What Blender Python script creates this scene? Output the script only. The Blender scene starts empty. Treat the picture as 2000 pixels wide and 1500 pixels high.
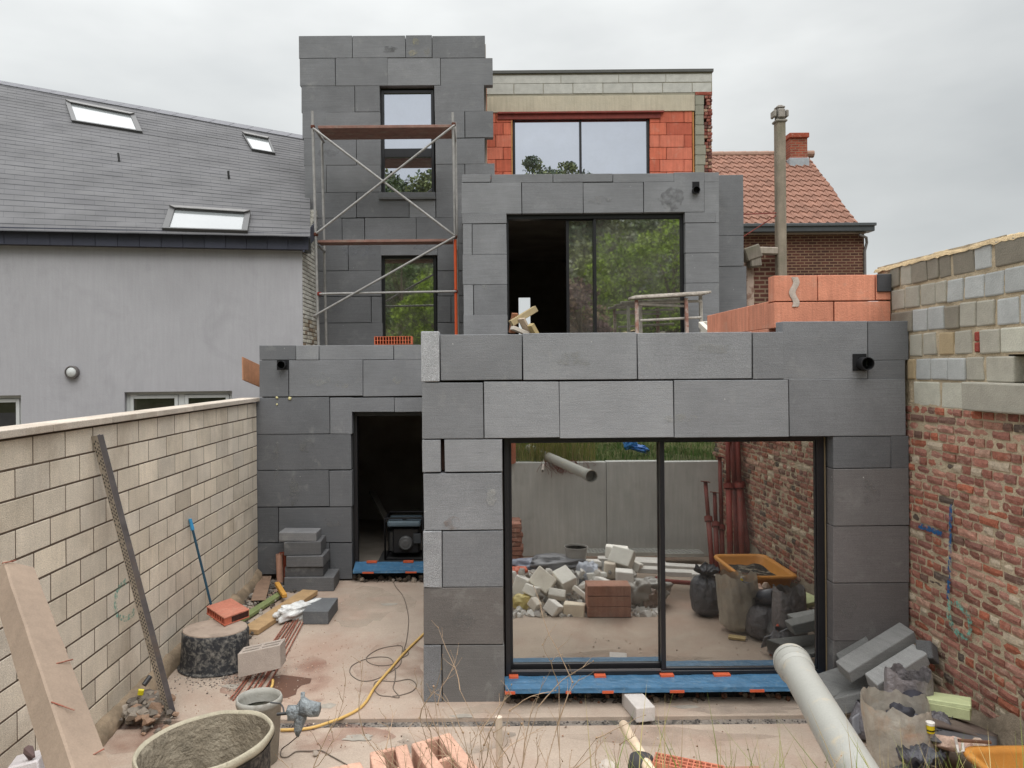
import bpy, bmesh, math, random
import numpy as np
from mathutils import Vector, Matrix, noise, Euler
random.seed(7); rng = np.random.default_rng(7)
scene = bpy.context.scene
COL = scene.collection

# ------------------------------------------------------------------ camera, sky, light
F = 1480.0; CX, CY = 930.0, 722.0; ROLL = math.radians(0.5)
cam_d = bpy.data.cameras.new('camera'); cam = bpy.data.objects.new('camera', cam_d); COL.objects.link(cam)
cam_d.sensor_width = 36.0; cam_d.lens = F / 2000 * 36.0
cam_d.shift_x = (1000 - CX) / 2000; cam_d.shift_y = -(750 - CY) / 2000
cam_d.clip_end = 2000; cam_d.clip_start = 0.05
cam.matrix_world = Matrix.Rotation(math.radians(90), 4, 'X') @ Matrix.Rotation(-ROLL, 4, 'Z')
scene.camera = cam
scene.view_settings.view_transform = 'Standard'; scene.view_settings.look = 'None'
scene.view_settings.gamma = 1.0; scene.view_settings.exposure = 0.0
scene.cycles.use_denoising = True
scene.cycles.max_bounces = 8; scene.cycles.transparent_max_bounces = 12
SUN_EL, SUN_AZ = math.radians(52), math.radians(165)   # azimuth clockwise from +Y

world = bpy.data.worlds.new('World'); scene.world = world; world.use_nodes = True
wn = world.node_tree; wn.nodes.clear()
def N(t, typ, **kw):
    n = t.nodes.new(typ)
    for k, v in kw.items():
        if k.startswith('i_'):
            key = k[2:]
            key = int(key) if key.isdigit() else key.replace('_', ' ')
            n.inputs[key].default_value = v
        else: setattr(n, k, v)
    return n
def ramp(t, pts, interp='LINEAR'):
    r = t.nodes.new('ShaderNodeValToRGB'); r.color_ramp.interpolation = interp
    els = r.color_ramp.elements
    while len(els) < len(pts): els.new(0.5)
    for e, (p, c) in zip(els, pts):
        e.position = p; e.color = (*c, 1) if len(c) == 3 else c
    return r
wl = wn.links.new
tc = N(wn, 'ShaderNodeTexCoord'); sky = N(wn, 'ShaderNodeTexSky', sky_type='NISHITA', sun_disc=False)
sky.sun_elevation = SUN_EL; sky.sun_rotation = SUN_AZ
skys = N(wn, 'ShaderNodeMixRGB', blend_type='MULTIPLY', i_Fac=1.0); wl(sky.outputs[0], skys.inputs[1]); skys.inputs[2].default_value = (.1, .1, .1, 1)
sep = N(wn, 'ShaderNodeSeparateXYZ'); wl(tc.outputs['Generated'], sep.inputs[0])
grad = ramp(wn, [(0.0, (.25, .25, .24)), (0.498, (.5, .5, .49)), (0.502, (.63, .65, .65)), (0.60, (.66, .68, .675)), (0.72, (.86, .88, .875)), (1.0, (3.0, 3.03, 3.06))])
mr = N(wn, 'ShaderNodeMapRange', i_1=-1.0, i_2=1.0); wl(sep.outputs[2], mr.inputs[0]); wl(mr.outputs[0], grad.inputs[0])
mp = N(wn, 'ShaderNodeMapping'); wl(tc.outputs['Generated'], mp.inputs[0]); mp.inputs['Scale'].default_value = (1.0, 1.0, 2.6)
n1 = N(wn, 'ShaderNodeTexNoise', i_Scale=2.3, i_Detail=5.0, i_Roughness=0.5); wl(mp.outputs[0], n1.inputs[0])
cr = ramp(wn, [(0.30, (.83, .84, .85)), (0.5, (1.0, 1.0, 1.0)), (0.66, (1.17, 1.165, 1.16))]); wl(n1.outputs[0], cr.inputs[0])
cm = N(wn, 'ShaderNodeMixRGB', blend_type='MULTIPLY', i_Fac=1.0); wl(grad.outputs[0], cm.inputs[1]); wl(cr.outputs[0], cm.inputs[2])
# west side of the sky a little brighter than the east side
mx = N(wn, 'ShaderNodeMapRange', i_1=-0.6, i_2=0.6, i_3=1.12, i_4=0.97); wl(sep.outputs[0], mx.inputs[0])
cm2 = N(wn, 'ShaderNodeMixRGB', blend_type='MULTIPLY', i_Fac=1.0); wl(cm.outputs[0], cm2.inputs[1]); wl(mx.outputs[0], cm2.inputs[2])
mixs = N(wn, 'ShaderNodeMixRGB', i_Fac=0.93); wl(skys.outputs[0], mixs.inputs[1]); wl(cm2.outputs[0], mixs.inputs[2])
bg = N(wn, 'ShaderNodeBackground', i_1=1.0); wl(mixs.outputs[0], bg.inputs[0])
wo = N(wn, 'ShaderNodeOutputWorld'); wl(bg.outputs[0], wo.inputs[0])

sd = bpy.data.lights.new('sun', 'SUN'); sd.energy = 1.5; sd.angle = math.radians(35); sd.color = (1, .985, .96)
sun = bpy.data.objects.new('sun', sd); COL.objects.link(sun)
sdir = Vector((math.sin(SUN_AZ) * math.cos(SUN_EL), math.cos(SUN_AZ) * math.cos(SUN_EL), math.sin(SUN_EL)))
sun.rotation_euler = sdir.to_track_quat('Z', 'Y').to_euler(); sun.location = (0, -10, 30)

# ------------------------------------------------------------------ picture geometry helpers
G = -2.87                      # yard level (the camera is the origin)
YF, YL, YM, YT, YB = 6.55, 10.35, 12.6, 14.2, 15.4      # front, left, middle, tower, top-floor facades
M2 = 2 * 6.69                  # twice the depth of the big sliding door's glass
_c, _s = math.cos(ROLL), math.sin(ROLL)
def UV(px, py):
    u, v = px - CX, CY - py
    return (u * _c + v * _s) / F, (-u * _s + v * _c) / F
def P(px, py, Y):
    u, v = UV(px, py); return Vector((u * Y, Y, v * Y))
def PG(px, py, z=G):           # point of the level z seen at a pixel
    u, v = UV(px, py); Y = z / v; return Vector((u * Y, Y, z))
def PX(px, py, X):             # point of the plane x = X
    u, v = UV(px, py); Y = X / u; return Vector((X, Y, v * Y))
def R(px, py, Ya):             # real point whose mirror image is seen at a pixel
    p = P(px, py, Ya); return Vector((p.x, M2 - Ya, p.z))
def RG(px, py, z=G):
    p = PG(px, py, z); return Vector((p.x, M2 - p.y, z))
def lin(c):
    c = c / 255.0
    return c / 12.92 if c <= 0.04045 else ((c + 0.055) / 1.055) ** 2.4
def C(r, g=None, b=None, k=1.0):
    if g is None: g = b = r
    return (lin(r) * k, lin(g) * k, lin(b) * k)

# ------------------------------------------------------------------ mesh builder
ORIGIN = {}
class MB:
    def __init__(s): s.v = []; s.f = []; s.t = []; s.m = []
    def add(s, vs, fs, tint=(1, 1, 1), mi=0):
        b = len(s.v); s.v.extend(tuple(p) for p in vs)
        for f in fs: s.f.append(tuple(b + i for i in f)); s.t.append(tint); s.m.append(mi)
        return s
    def hexa(s, p, tint=(1, 1, 1), mi=0):    # p: bottom 4 ccw, top 4 ccw
        return s.add(p, [(3, 2, 1, 0), (4, 5, 6, 7), (0, 1, 5, 4), (1, 2, 6, 5), (2, 3, 7, 6), (3, 0, 4, 7)], tint, mi)
    def box(s, x0, x1, y0, y1, z0, z1, tint=(1, 1, 1), mi=0):
        return s.hexa([(x0, y0, z0), (x1, y0, z0), (x1, y1, z0), (x0, y1, z0), (x0, y0, z1), (x1, y0, z1), (x1, y1, z1), (x0, y1, z1)], tint, mi)
    def obox(s, c, size, rot=(0, 0, 0), tint=(1, 1, 1), mi=0):
        m = Euler(rot).to_matrix(); c = Vector(c); h = Vector(size) / 2
        p = [c + m @ Vector((sx * h.x, sy * h.y, sz * h.z)) for sz in (-1, 1) for sx, sy in ((-1, -1), (1, -1), (1, 1), (-1, 1))]
        return s.hexa(p, tint, mi)
    def slab(s, A, B, D, t, tint=(1, 1, 1), mi=0):   # top face corners A, B, D (A shared), thickness down
        A, B, D = Vector(A), Vector(B), Vector(D); n = (B - A).cross(D - A).normalized()
        if n.z < 0: n = -n; B, D = D, B
        E = B + D - A; d = -n * t
        return s.hexa([A + d, B + d, E + d, D + d, A, B, E, D], tint, mi)
    def beam(s, A, B, w, h, up=(0, 0, 1), tint=(1, 1, 1), mi=0):
        A, B = Vector(A), Vector(B); d = (B - A).normalized(); r = d.cross(Vector(up)).normalized() * w / 2; u = r.cross(d).normalized() * h / 2
        return s.hexa([A - r - u, A + r - u, B + r - u, B - r - u, A - r + u, A + r + u, B + r + u, B - r + u], tint, mi)
    def tube(s, pts, r, seg=10, tint=(1, 1, 1), mi=0, cap=True, inner=None):
        pts = [Vector(p) for p in pts]; n = len(pts)
        rs = r if isinstance(r, (list, tuple)) else [r] * n
        b = len(s.v); prev = None
        for i, p in enumerate(pts):
            d = (pts[min(i + 1, n - 1)] - pts[max(i - 1, 0)]).normalized()
            if prev is None: a = d.orthogonal().normalized()
            else:
                a = prev - d * prev.dot(d)
                a = a.normalized() if a.length > 1e-6 else d.orthogonal().normalized()
            prev = a; c2 = d.cross(a)
            for k in range(seg):
                th = 2 * math.pi * k / seg; s.v.append(tuple(p + (a * math.cos(th) + c2 * math.sin(th)) * rs[i]))
        for i in range(n - 1):
            for k in range(seg):
                k2 = (k + 1) % seg
                s.f.append((b + i * seg + k, b + i * seg + k2, b + (i + 1) * seg + k2, b + (i + 1) * seg + k)); s.t.append(tint); s.m.append(mi)
        if cap:
            s.f.append(tuple(b + k for k in reversed(range(seg)))); s.t.append(tint); s.m.append(mi)
            s.f.append(tuple(b + (n - 1) * seg + k for k in range(seg))); s.t.append(tint); s.m.append(mi)
        return s
    def pipe(s, A, B, r, th=0.004, seg=20, tint=(1, 1, 1), mi=0):     # open hollow pipe
        A, B = Vector(A), Vector(B); d = (B - A).normalized(); a = d.orthogonal().normalized(); c2 = d.cross(a); b = len(s.v)
        for p, rr in ((A, r - th), (A, r), (B, r), (B, r - th)):
            for k in range(seg):
                t = 2 * math.pi * k / seg; s.v.append(tuple(p + (a * math.cos(t) + c2 * math.sin(t)) * rr))
        for i in range(4):
            for k in range(seg):
                k2 = (k + 1) % seg; j = (i + 1) % 4
                s.f.append((b + i * seg + k, b + i * seg + k2, b + j * seg + k2, b + j * seg + k)); s.t.append(tint); s.m.append(mi)
        return s
    def lathe(s, c, prof, seg=32, sx=1, sy=1, rot=None, tint=(1, 1, 1), mi=0, wob=0, seed=0, caps=(1, 1)):
        c = Vector(c); b = len(s.v); m = Euler(rot).to_matrix() if rot else Matrix.Identity(3)
        for i, (r, z) in enumerate(prof):
            for k in range(seg):
                t = 2 * math.pi * k / seg; rr = r
                if wob: rr += wob * noise.noise(Vector((math.cos(t) * 2 + seed, math.sin(t) * 2, z * 6)))
                s.v.append(tuple(c + m @ Vector((math.cos(t) * rr * sx, math.sin(t) * rr * sy, z))))
        for i in range(len(prof) - 1):
            for k in range(seg):
                k2 = (k + 1) % seg
                s.f.append((b + i * seg + k, b + i * seg + k2, b + (i + 1) * seg + k2, b + (i + 1) * seg + k)); s.t.append(tint); s.m.append(mi)
        for i, rev in ((0, True), (len(prof) - 1, False)):
            if prof[i][0] > 1e-4 and caps[0 if rev else 1]:
                ring = [b + i * seg + k for k in range(seg)]
                s.f.append(tuple(reversed(ring)) if rev else tuple(ring)); s.t.append(tint); s.m.append(mi)
        return s
    def blob(s, c, rad, seed=0, amp=0.12, freq=2.0, nu=28, nv=18, rot=(0, 0, 0), flat=-1.0, pinch=0.0, wr=0.03, tint=(1, 1, 1), mi=0):
        c = Vector(c); m = Euler(rot).to_matrix(); b = len(s.v); rad = Vector(rad); off = Vector((seed * 7.3, seed * 3.1, seed * 1.7))
        for j in range(nv + 1):
            ph = math.pi * j / nv
            for i in range(nu):
                th = 2 * math.pi * i / nu
                d = Vector((math.sin(ph) * math.cos(th), math.sin(ph) * math.sin(th), math.cos(ph)))
                k = 1 + amp * noise.noise(d * freq + off) * 2 + wr * noise.ridged_multi_fractal(d * 3.1 + off, 1.0, 2.2, 4, 1.0, 2.0) - wr
                q = Vector((abs(d.x) ** .8 * (1 if d.x > 0 else -1), abs(d.y) ** .8 * (1 if d.y > 0 else -1), abs(d.z) ** .85 * (1 if d.z > 0 else -1))) * k
                if pinch and d.z > 0.2: q.x *= 1 - pinch * (d.z - .2); q.y *= 1 - pinch * (d.z - .2)
                if q.z < flat: q.z = flat + (q.z - flat) * .1
                s.v.append(tuple(c + m @ Vector((q.x * rad.x, q.y * rad.y, q.z * rad.z))))
        for j in range(nv):
            for i in range(nu):
                i2 = (i + 1) % nu
                s.f.append((b + j * nu + i, b + (j + 1) * nu + i, b + (j + 1) * nu + i2, b + j * nu + i2)); s.t.append(tint); s.m.append(mi)
        return s
    def sack(s, c, r, h, seed=0, lean=(0, 0), top=.8, tie=False, sq=(1, 1), nu=64, nv=26, tint=(1, 1, 1), mi=0):
        c = Vector(c); b = len(s.v); o = Vector((seed * 3.7, seed * 1.3, seed * .7))
        for j in range(nv + 1):
            v = j / nv; prof = (1 - (1 - min(v / .16, 1)) ** 2 * .45) * (1 + .10 * math.sin(v * 3)) * (1 + (top - 1) * max(0, (v - .35) / .65) ** 1.4)
            if tie: prof *= (1 - .75 * math.exp(-((v - .86) / .07) ** 2))
            for i in range(nu):
                a = 2 * math.pi * i / nu; d = Vector((math.cos(a), math.sin(a), 0))
                f = .13 * noise.noise(d * 1.2 + Vector((0, 0, v * 1.6)) + o) + .05 * noise.noise(d * 3.5 + Vector((0, 0, v * 3)) + o)
                fold = (.028 + .055 * v ** 2) * (1 - abs(noise.noise(Vector((math.cos(a) * 4.5, math.sin(a) * 4.5, v * 1.1 + math.sin(a * 2) * .3)) + o)) * 3)
                sag = .03 * math.sin(v * 21 + noise.noise(d * 2 + o) * 5) * (1 - v) * (.4 + noise.noise(d * 3 + o))
                rr = r * (prof + f + fold + sag); z = h * (v + (.10 * noise.noise(d * 1.6 + o) + .05 * noise.noise(d * 5 + o)) * v ** 2)
                s.v.append((c.x + d.x * rr * sq[0] + lean[0] * v ** 1.3, c.y + d.y * rr * sq[1] + lean[1] * v ** 1.3, c.z + z))
        for j in range(nv):
            for i in range(nu):
                i2 = (i + 1) % nu; s.f.append((b + j * nu + i, b + j * nu + i2, b + (j + 1) * nu + i2, b + (j + 1) * nu + i)); s.t.append(tint); s.m.append(mi)
        s.f.append(tuple(b + k for k in reversed(range(nu)))); s.t.append(tint); s.m.append(mi)
        return s
    def rock(s, c, r, seed=None, sq=(1, 1, 1), tint=(1, 1, 1), mi=0):
        vs, fs = ROCKS[(seed if seed is not None else random.randrange(99)) % len(ROCKS)]
        m = Euler((random.random() * 6, random.random() * 6, random.random() * 6)).to_matrix(); c = Vector(c)
        out = []
        for p in vs:
            q = m @ p; out.append(c + Vector((q.x * sq[0], q.y * sq[1], q.z * sq[2])) * r)
        return s.add(out, fs, tint, mi)
    def grid(s, fn, nu, nv, tint=(1, 1, 1), mi=0):
        b = len(s.v)
        for j in range(nv + 1):
            for i in range(nu + 1): s.v.append(tuple(fn(i / nu, j / nv)))
        for j in range(nv):
            for i in range(nu):
                a = b + j * (nu + 1) + i; s.f.append((a, a + 1, a + nu + 2, a + nu + 1)); s.t.append(tint); s.m.append(mi)
        return s
    def jit(s, a, start=0):
        for i in range(start, len(s.v)):
            s.v[i] = tuple(q + random.uniform(-a, a) for q in s.v[i])
        return s
    def build(s, name, mats, parent=None, bevel=0, smooth=False, seg=1, uv=None):
        me = bpy.data.meshes.new(name)
        if parent is not None: org = ORIGIN[parent.name]
        else:
            a = np.array(s.v); org = Vector((float((a[:, 0].min() + a[:, 0].max()) / 2), float((a[:, 1].min() + a[:, 1].max()) / 2), float(a[:, 2].min())))
        vs = (np.array(s.v, dtype=np.float64) - np.array(org)).tolist()
        me.from_pydata(vs, [], s.f); me.update()
        if not isinstance(mats, (list, tuple)): mats = [mats]
        for m in mats: me.materials.append(m)
        if len(mats) > 1: me.polygons.foreach_set('material_index', s.m)
        at = me.color_attributes.new('tint', 'FLOAT_COLOR', 'CORNER')
        arr = np.array([(*t, 1.0) for t, f in zip(s.t, s.f) for _ in f], dtype=np.float32)
        at.data.foreach_set('color', arr.ravel())
        if uv is not None:
            ul = me.uv_layers.new(name='UVMap'); idx = np.zeros(len(me.loops), dtype=np.int32); me.loops.foreach_get('vertex_index', idx)
            ul.data.foreach_set('uv', np.array(uv, dtype=np.float32)[idx].ravel())
        if smooth:
            me.polygons.foreach_set('use_smooth', [True] * len(me.polygons))
        o = bpy.data.objects.new(name, me); COL.objects.link(o)
        if parent is not None: o.parent = parent
        else: o.location = org
        ORIGIN[o.name] = org
        if bevel:
            b = o.modifiers.new('bevel', 'BEVEL'); b.width = bevel; b.segments = seg; b.limit_method = 'ANGLE'; b.angle_limit = math.radians(35)
        if smooth == 'auto':
            try: me.set_sharp_from_angle(angle=math.radians(40))
            except Exception: pass
        return o
def tag(o, label=None, cat=None, group=None, kind=None):
    if label: o['label'] = label
    if cat: o['category'] = cat
    if group: o['group'] = group
    if kind: o['kind'] = kind
    return o
def thing(name, label, cat, loc, group=None):
    o = bpy.data.objects.new(name, None); COL.objects.link(o); o.location = loc; o.empty_display_size = .1
    ORIGIN[o.name] = Vector(loc); return tag(o, label, cat, group)
def copy_thing(root, delta, rotz=0, label=None):
    r = root.copy(); COL.objects.link(r); r.location = Vector(root.location) + Vector(delta); r.rotation_euler.z += rotz
    ORIGIN[r.name] = Vector(r.location)
    for ch in root.children:
        c = ch.copy(); COL.objects.link(c); c.parent = r
        for g in ch.children:
            d = g.copy(); COL.objects.link(d); d.parent = c
    if label: r['label'] = label
    return r
def _rocks():
    out = []
    for k in range(10):
        bm = bmesh.new(); rr = random.Random(k)
        for _ in range(16):
            d = Vector((rr.gauss(0, 1), rr.gauss(0, 1), rr.gauss(0, .8))).normalized() * rr.uniform(.75, 1.05); bm.verts.new(d)
        res = bmesh.ops.convex_hull(bm, input=bm.verts)
        loose = [v for v in bm.verts if not v.link_faces]
        bmesh.ops.delete(bm, geom=loose, context='VERTS')
        bmesh.ops.recalc_face_normals(bm, faces=bm.faces)
        bm.verts.index_update()
        out.append(([v.co.copy() for v in bm.verts], [tuple(v.index for v in f.verts) for f in bm.faces])); bm.free()
    return out
ROCKS = _rocks()

# ------------------------------------------------------------------ materials
MATS = {}
def material(name, col, rough=.8, var=.12, scale=6.0, bump=.15, bscale=40.0, spots=None, streak=0.0, metal=0.0, spec=.3, tint=True, dist=.01, fine=.06, fscale=150.0, stain=None, trans=0.0, coat=0.0, hs=0.0):
    """procedural material: base * per-piece tint * broad noise * fine grain, optional stain colour in noise patches"""
    if name in MATS: return MATS[name]
    m = bpy.data.materials.new(name); m.use_nodes = True; t = m.node_tree; t.nodes.clear(); l = t.links.new
    out = N(t, 'ShaderNodeOutputMaterial'); bs = N(t, 'ShaderNodeBsdfPrincipled', i_Roughness=rough, i_Metallic=metal)
    bs.inputs['Specular IOR Level'].default_value = spec
    l(bs.outputs[0], out.inputs[0])
    geo = N(t, 'ShaderNodeNewGeometry'); pos = geo.outputs['Position']
    if tint:
        at = N(t, 'ShaderNodeAttribute', attribute_name='tint')
        c0 = N(t, 'ShaderNodeMixRGB', blend_type='MULTIPLY', i_Fac=1.0); c0.inputs[1].default_value = (*col, 1); l(at.outputs[0], c0.inputs[2]); cur = c0.outputs[0]
    else:
        c0 = N(t, 'ShaderNodeRGB'); c0.outputs[0].default_value = (*col, 1); cur = c0.outputs[0]
    def mult(cur, tex, lo, hi, a=.3, b=.7):
        mrn = N(t, 'ShaderNodeMapRange', i_1=a, i_2=b, i_3=lo, i_4=hi); l(tex, mrn.inputs[0])
        x = N(t, 'ShaderNodeMixRGB', blend_type='MULTIPLY', i_Fac=1.0); l(cur, x.inputs[1]); l(mrn.outputs[0], x.inputs[2]); return x.outputs[0]
    nb = N(t, 'ShaderNodeTexNoise', i_Scale=scale, i_Detail=6.0, i_Roughness=.62); l(pos, nb.inputs[0])
    cur = mult(cur, nb.outputs[0], 1 - var, 1 + var)
    nf = N(t, 'ShaderNodeTexNoise', i_Scale=fscale, i_Detail=3.0); l(pos, nf.inputs[0])
    if fine: cur = mult(cur, nf.outputs[0], 1 - fine, 1 + fine)
    if streak:
        mpn = N(t, 'ShaderNodeMapping'); mpn.inputs['Scale'].default_value = (9, 9, .7); l(pos, mpn.inputs[0])
        ns = N(t, 'ShaderNodeTexNoise', i_Scale=3.0, i_Detail=4.0); l(mpn.outputs[0], ns.inputs[0]); cur = mult(cur, ns.outputs[0], 1 - streak, 1 + streak)
    if hs:
        mph = N(t, 'ShaderNodeMapping'); mph.inputs['Scale'].default_value = (1.6, 1.6, 55); mph.inputs['Rotation'].default_value = (0, .03, 0); l(pos, mph.inputs[0])
        nh_ = N(t, 'ShaderNodeTexNoise', i_Scale=2.0, i_Detail=5.0, i_Roughness=.7); l(mph.outputs[0], nh_.inputs[0]); cur = mult(cur, nh_.outputs[0], 1 - hs, 1 + hs)
    if stain:
        (sc_, ss, lo, hi, amt) = stain
        nst = N(t, 'ShaderNodeTexNoise', i_Scale=ss, i_Detail=7.0, i_Roughness=.65, i_Distortion=.4); l(pos, nst.inputs[0])
        mrs = N(t, 'ShaderNodeMapRange', i_1=lo, i_2=hi, i_3=0.0, i_4=amt); l(nst.outputs[0], mrs.inputs[0])
        x = N(t, 'ShaderNodeMixRGB'); l(mrs.outputs[0], x.inputs[0]); l(cur, x.inputs[1]); x.inputs[2].default_value = (*sc_, 1); cur = x.outputs[0]
    if spots:
        (pc, ps, th) = spots
        vo = N(t, 'ShaderNodeTexVoronoi', i_Scale=ps, i_Randomness=1.0); l(pos, vo.inputs[0])
        lt = N(t, 'ShaderNodeMath', operation='LESS_THAN', i_1=th); l(vo.outputs['Distance'], lt.inputs[0])
        x = N(t, 'ShaderNodeMixRGB'); l(lt.outputs[0], x.inputs[0]); l(cur, x.inputs[1]); x.inputs[2].default_value = (*pc, 1); cur = x.outputs[0]
    l(cur, bs.inputs['Base Color'])
    if bump:
        nn = N(t, 'ShaderNodeTexNoise', i_Scale=bscale, i_Detail=5.0, i_Roughness=.6); l(pos, nn.inputs[0])
        bp = N(t, 'ShaderNodeBump', i_Strength=bump, i_Distance=dist); l(nn.outputs[0], bp.inputs['Height']); l(bp.outputs[0], bs.inputs['Normal'])
    if trans: bs.inputs['Transmission Weight'].default_value = trans
    if coat: bs.inputs['Coat Weight'].default_value = coat; bs.inputs['Coat Roughness'].default_value = .25
    MATS[name] = m; return m
def glass(name, refl, gcol, tcol, rgh=0.0, dust=(.01, .09)):
    m = bpy.data.materials.new(name); m.use_nodes = True; t = m.node_tree; t.nodes.clear(); l = t.links.new
    out = N(t, 'ShaderNodeOutputMaterial'); g = N(t, 'ShaderNodeBsdfGlossy', i_Roughness=rgh); g.inputs[0].default_value = (*gcol, 1)
    tr = N(t, 'ShaderNodeBsdfTransparent'); tr.inputs[0].default_value = (*tcol, 1)
    fr = N(t, 'ShaderNodeLayerWeight', i_Blend=.35)
    ad = N(t, 'ShaderNodeMath', operation='MULTIPLY_ADD', i_1=.35, i_2=refl, use_clamp=True); l(fr.outputs['Fresnel'], ad.inputs[0])
    df = N(t, 'ShaderNodeBsdfDiffuse'); df.inputs[0].default_value = (.35, .33, .3, 1)
    geo = N(t, 'ShaderNodeNewGeometry'); nz = N(t, 'ShaderNodeTexNoise', i_Scale=2.2, i_Detail=6.0, i_Roughness=.7); l(geo.outputs['Position'], nz.inputs[0])
    dr = N(t, 'ShaderNodeMapRange', i_1=.35, i_2=.75, i_3=dust[0], i_4=dust[1]); l(nz.outputs[0], dr.inputs[0])
    mx1 = N(t, 'ShaderNodeMixShader'); l(ad.outputs[0], mx1.inputs[0]); l(tr.outputs[0], mx1.inputs[1]); l(g.outputs[0], mx1.inputs[2])
    mx2 = N(t, 'ShaderNodeMixShader'); l(dr.outputs[0], mx2.inputs[0]); l(mx1.outputs[0], mx2.inputs[1]); l(df.outputs[0], mx2.inputs[2])
    l(mx2.outputs[0], out.inputs[0]); return m
M_eps = material('eps_panel', (1, 1, 1), .88, .12, 1.8, .45, 110, spots=((.50, .50, .48), 5.5, .026), streak=.0, hs=.13, fine=.20, fscale=190, stain=((.34, .34, .32), 4.2, .58, .76, .34))
M_epscut = material('eps_cut_face', (1, 1, 1), .9, .12, 8.0, .9, 130, fine=.35, fscale=170, dist=.02)
M_dark = material('painted_cavity_shade', (.012, .012, .013), .9, .1, 5, .1)  # near-black base colour stands in for shade in holes and rooms
M_frame = material('black_window_frame', (.012, .012, .014), .35, .1, 8, .0, fine=0, spec=.5)
M_shell = material('interior_masonry', C(95, 88, 82), .95, .2, 2.0, .3, 20)
M_blk = material('concrete_block', (1, 1, 1), .95, .14, 2.4, .6, 120, fine=.20, fscale=110, stain=(C(134, 114, 92), 1.3, .52, .76, .50), streak=.045)
M_mort = material('mortar', C(186, 170, 144), .95, .2, 9, .8, 60, fine=.15, dist=.02)
M_brick = material('old_brick', (1, 1, 1), .92, .22, 25.0, .8, 70, fine=.15, stain=(C(204, 186, 166), 17.0, .55, .70, .46), dist=.012)
M_oblk = material('orange_clay_block', (1, 1, 1), .88, .13, 4.0, .5, 70, streak=.13, stain=(C(186, 160, 142), 5.0, .56, .74, .42), fine=.10)
M_gblk = material('grey_block', (1, 1, 1), .95, .10, 8.0, .5, 90, fine=.12, stain=(C(160, 150, 132), 9.0, .60, .8, .15))
M_grender = material('grey_render', C(160, 159, 162), .9, .09, .5, .25, 40, streak=.035, stain=(C(116, 115, 118), 1.0, .52, .74, .34), tint=False, fine=.05)
M_white = material('white_frame', C(190, 192, 190), .5, .05, 5, .05)
M_gutter = material('dark_blue_gutter', C(52, 54, 66), .45, .12, 2, .05, fine=0)
M_steel = material('galvanised_steel', C(150, 148, 145), .5, .18, 12, .1, metal=.35)
M_redsteel = material('red_primer_steel', C(122, 52, 44), .6, .2, 8, .1, stain=(C(85, 62, 55), 9, .55, .7, .6))
M_orsteel = material('orange_painted_steel', C(205, 88, 48), .5, .1, 10, .1)
M_plank = material('site_plank', C(132, 100, 90), .8, .22, 6, .3, 50, stain=(C(150, 138, 125), 5, .5, .7, .5))
M_wood = material('timber', (1, 1, 1), .75, .14, 9, .3, 60, streak=.06)
M_conc = material('yard_slab_concrete', C(184, 167, 151, k=.84), .85, .14, 1.1, .35, 60, stain=(C(166, 128, 110, k=.80), .8, .46, .70, .60), fine=.10, fscale=90, tint=False)
M_wallconc = material('cast_concrete', C(188, 188, 184), .85, .12, 1.2, .2, 40, streak=.08, stain=(C(110, 106, 98), 2.0, .55, .8, .4), tint=False)
M_black = material('black_plastic', C(34, 34, 36), .5, .2, 8, .1)
M_tub = material('mortar_splashed_rubber', C(46, 47, 50), .8, .3, 20, .4, 60, stain=(C(140, 136, 128), 22, .46, .66, .7))
M_cem = material('wet_cement', C(128, 120, 106), .85, .3, 9, .9, 30, dist=.03, fine=.2, stain=(C(160, 150, 132), 8, .52, .62, .75))
M_pvc = material('grey_pvc', C(154, 153, 146), .45, .05, 5, .08, 30, stain=(C(182, 166, 138), 9, .56, .66, .6), spec=.35)
M_bluefilm = material('blue_film', C(62, 104, 136), .45, .18, 12, .25, 40, stain=(C(130, 145, 150), 26, .55, .70, .5), spec=.5)
M_tape = material('orange_tape', C(196, 92, 60), .6, .05, 8, .05)
M_cableg = material('grey_cable', C(108, 98, 88), .7, .1, 8, 0)
M_yel = material('yellow_hose', C(205, 168, 100), .55, .12, 12, 0)
M_rebar = material('rusty_rebar', C(140, 84, 68), .85, .25, 20, .4, 90, stain=(C(165, 140, 122), 14, .5, .65, .6))
M_paintblue = material('blue_pipe_paint', C(40, 74, 92), .5, .15, 10, .1)
M_lime = material('white_calcarenite', C(205, 198, 192), .9, .06, 10, .4, 60)
M_white2 = material('white_debris', (1, 1, 1), .85, .10, 8, .3, 50)
M_rub = material('rubble_stone', (1, 1, 1), .95, .2, 18, .6, 60)
M_gravel = material('gravel', (1, 1, 1), .95, .2, 18, .5, 60)
M_film = material('clear_plastic_bag', C(178, 172, 160), .32, .22, 8, .7, 16, dist=.04, spec=.55, stain=(C(190, 150, 110), 4, .55, .7, .5))
M_fgrey = material('grey_plastic_bag', C(92, 90, 92), .38, .25, 7, .8, 15, dist=.04, spec=.5, tint=True)
M_bwhite = material('white_plastic_bag', C(215, 215, 212), .35, .1, 7, .8, 20, dist=.03, spec=.5)
M_otub = material('orange_tub_plastic', C(196, 134, 62), .5, .1, 5, .05, stain=(C(200, 180, 150), 6, .6, .75, .5))
G_dull = glass('dull_window_glass', .06, (.8, .8, .8), (.2, .2, .2))
M_gxps = material('pale_green_foam', C(196, 204, 150), .8, .05, 8, .2, 60)
M_leaf = material('leaf', (1.2, 1.1, 1.25), .7, .15, .5, 0, spec=.25)
M_grass = material('grass', (1, 1, 1), .7, .15, 1, 0, spec=.25)
M_dry = material('dry_stalk', C(165, 140, 116), .85, .2, 12, 0)
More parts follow.
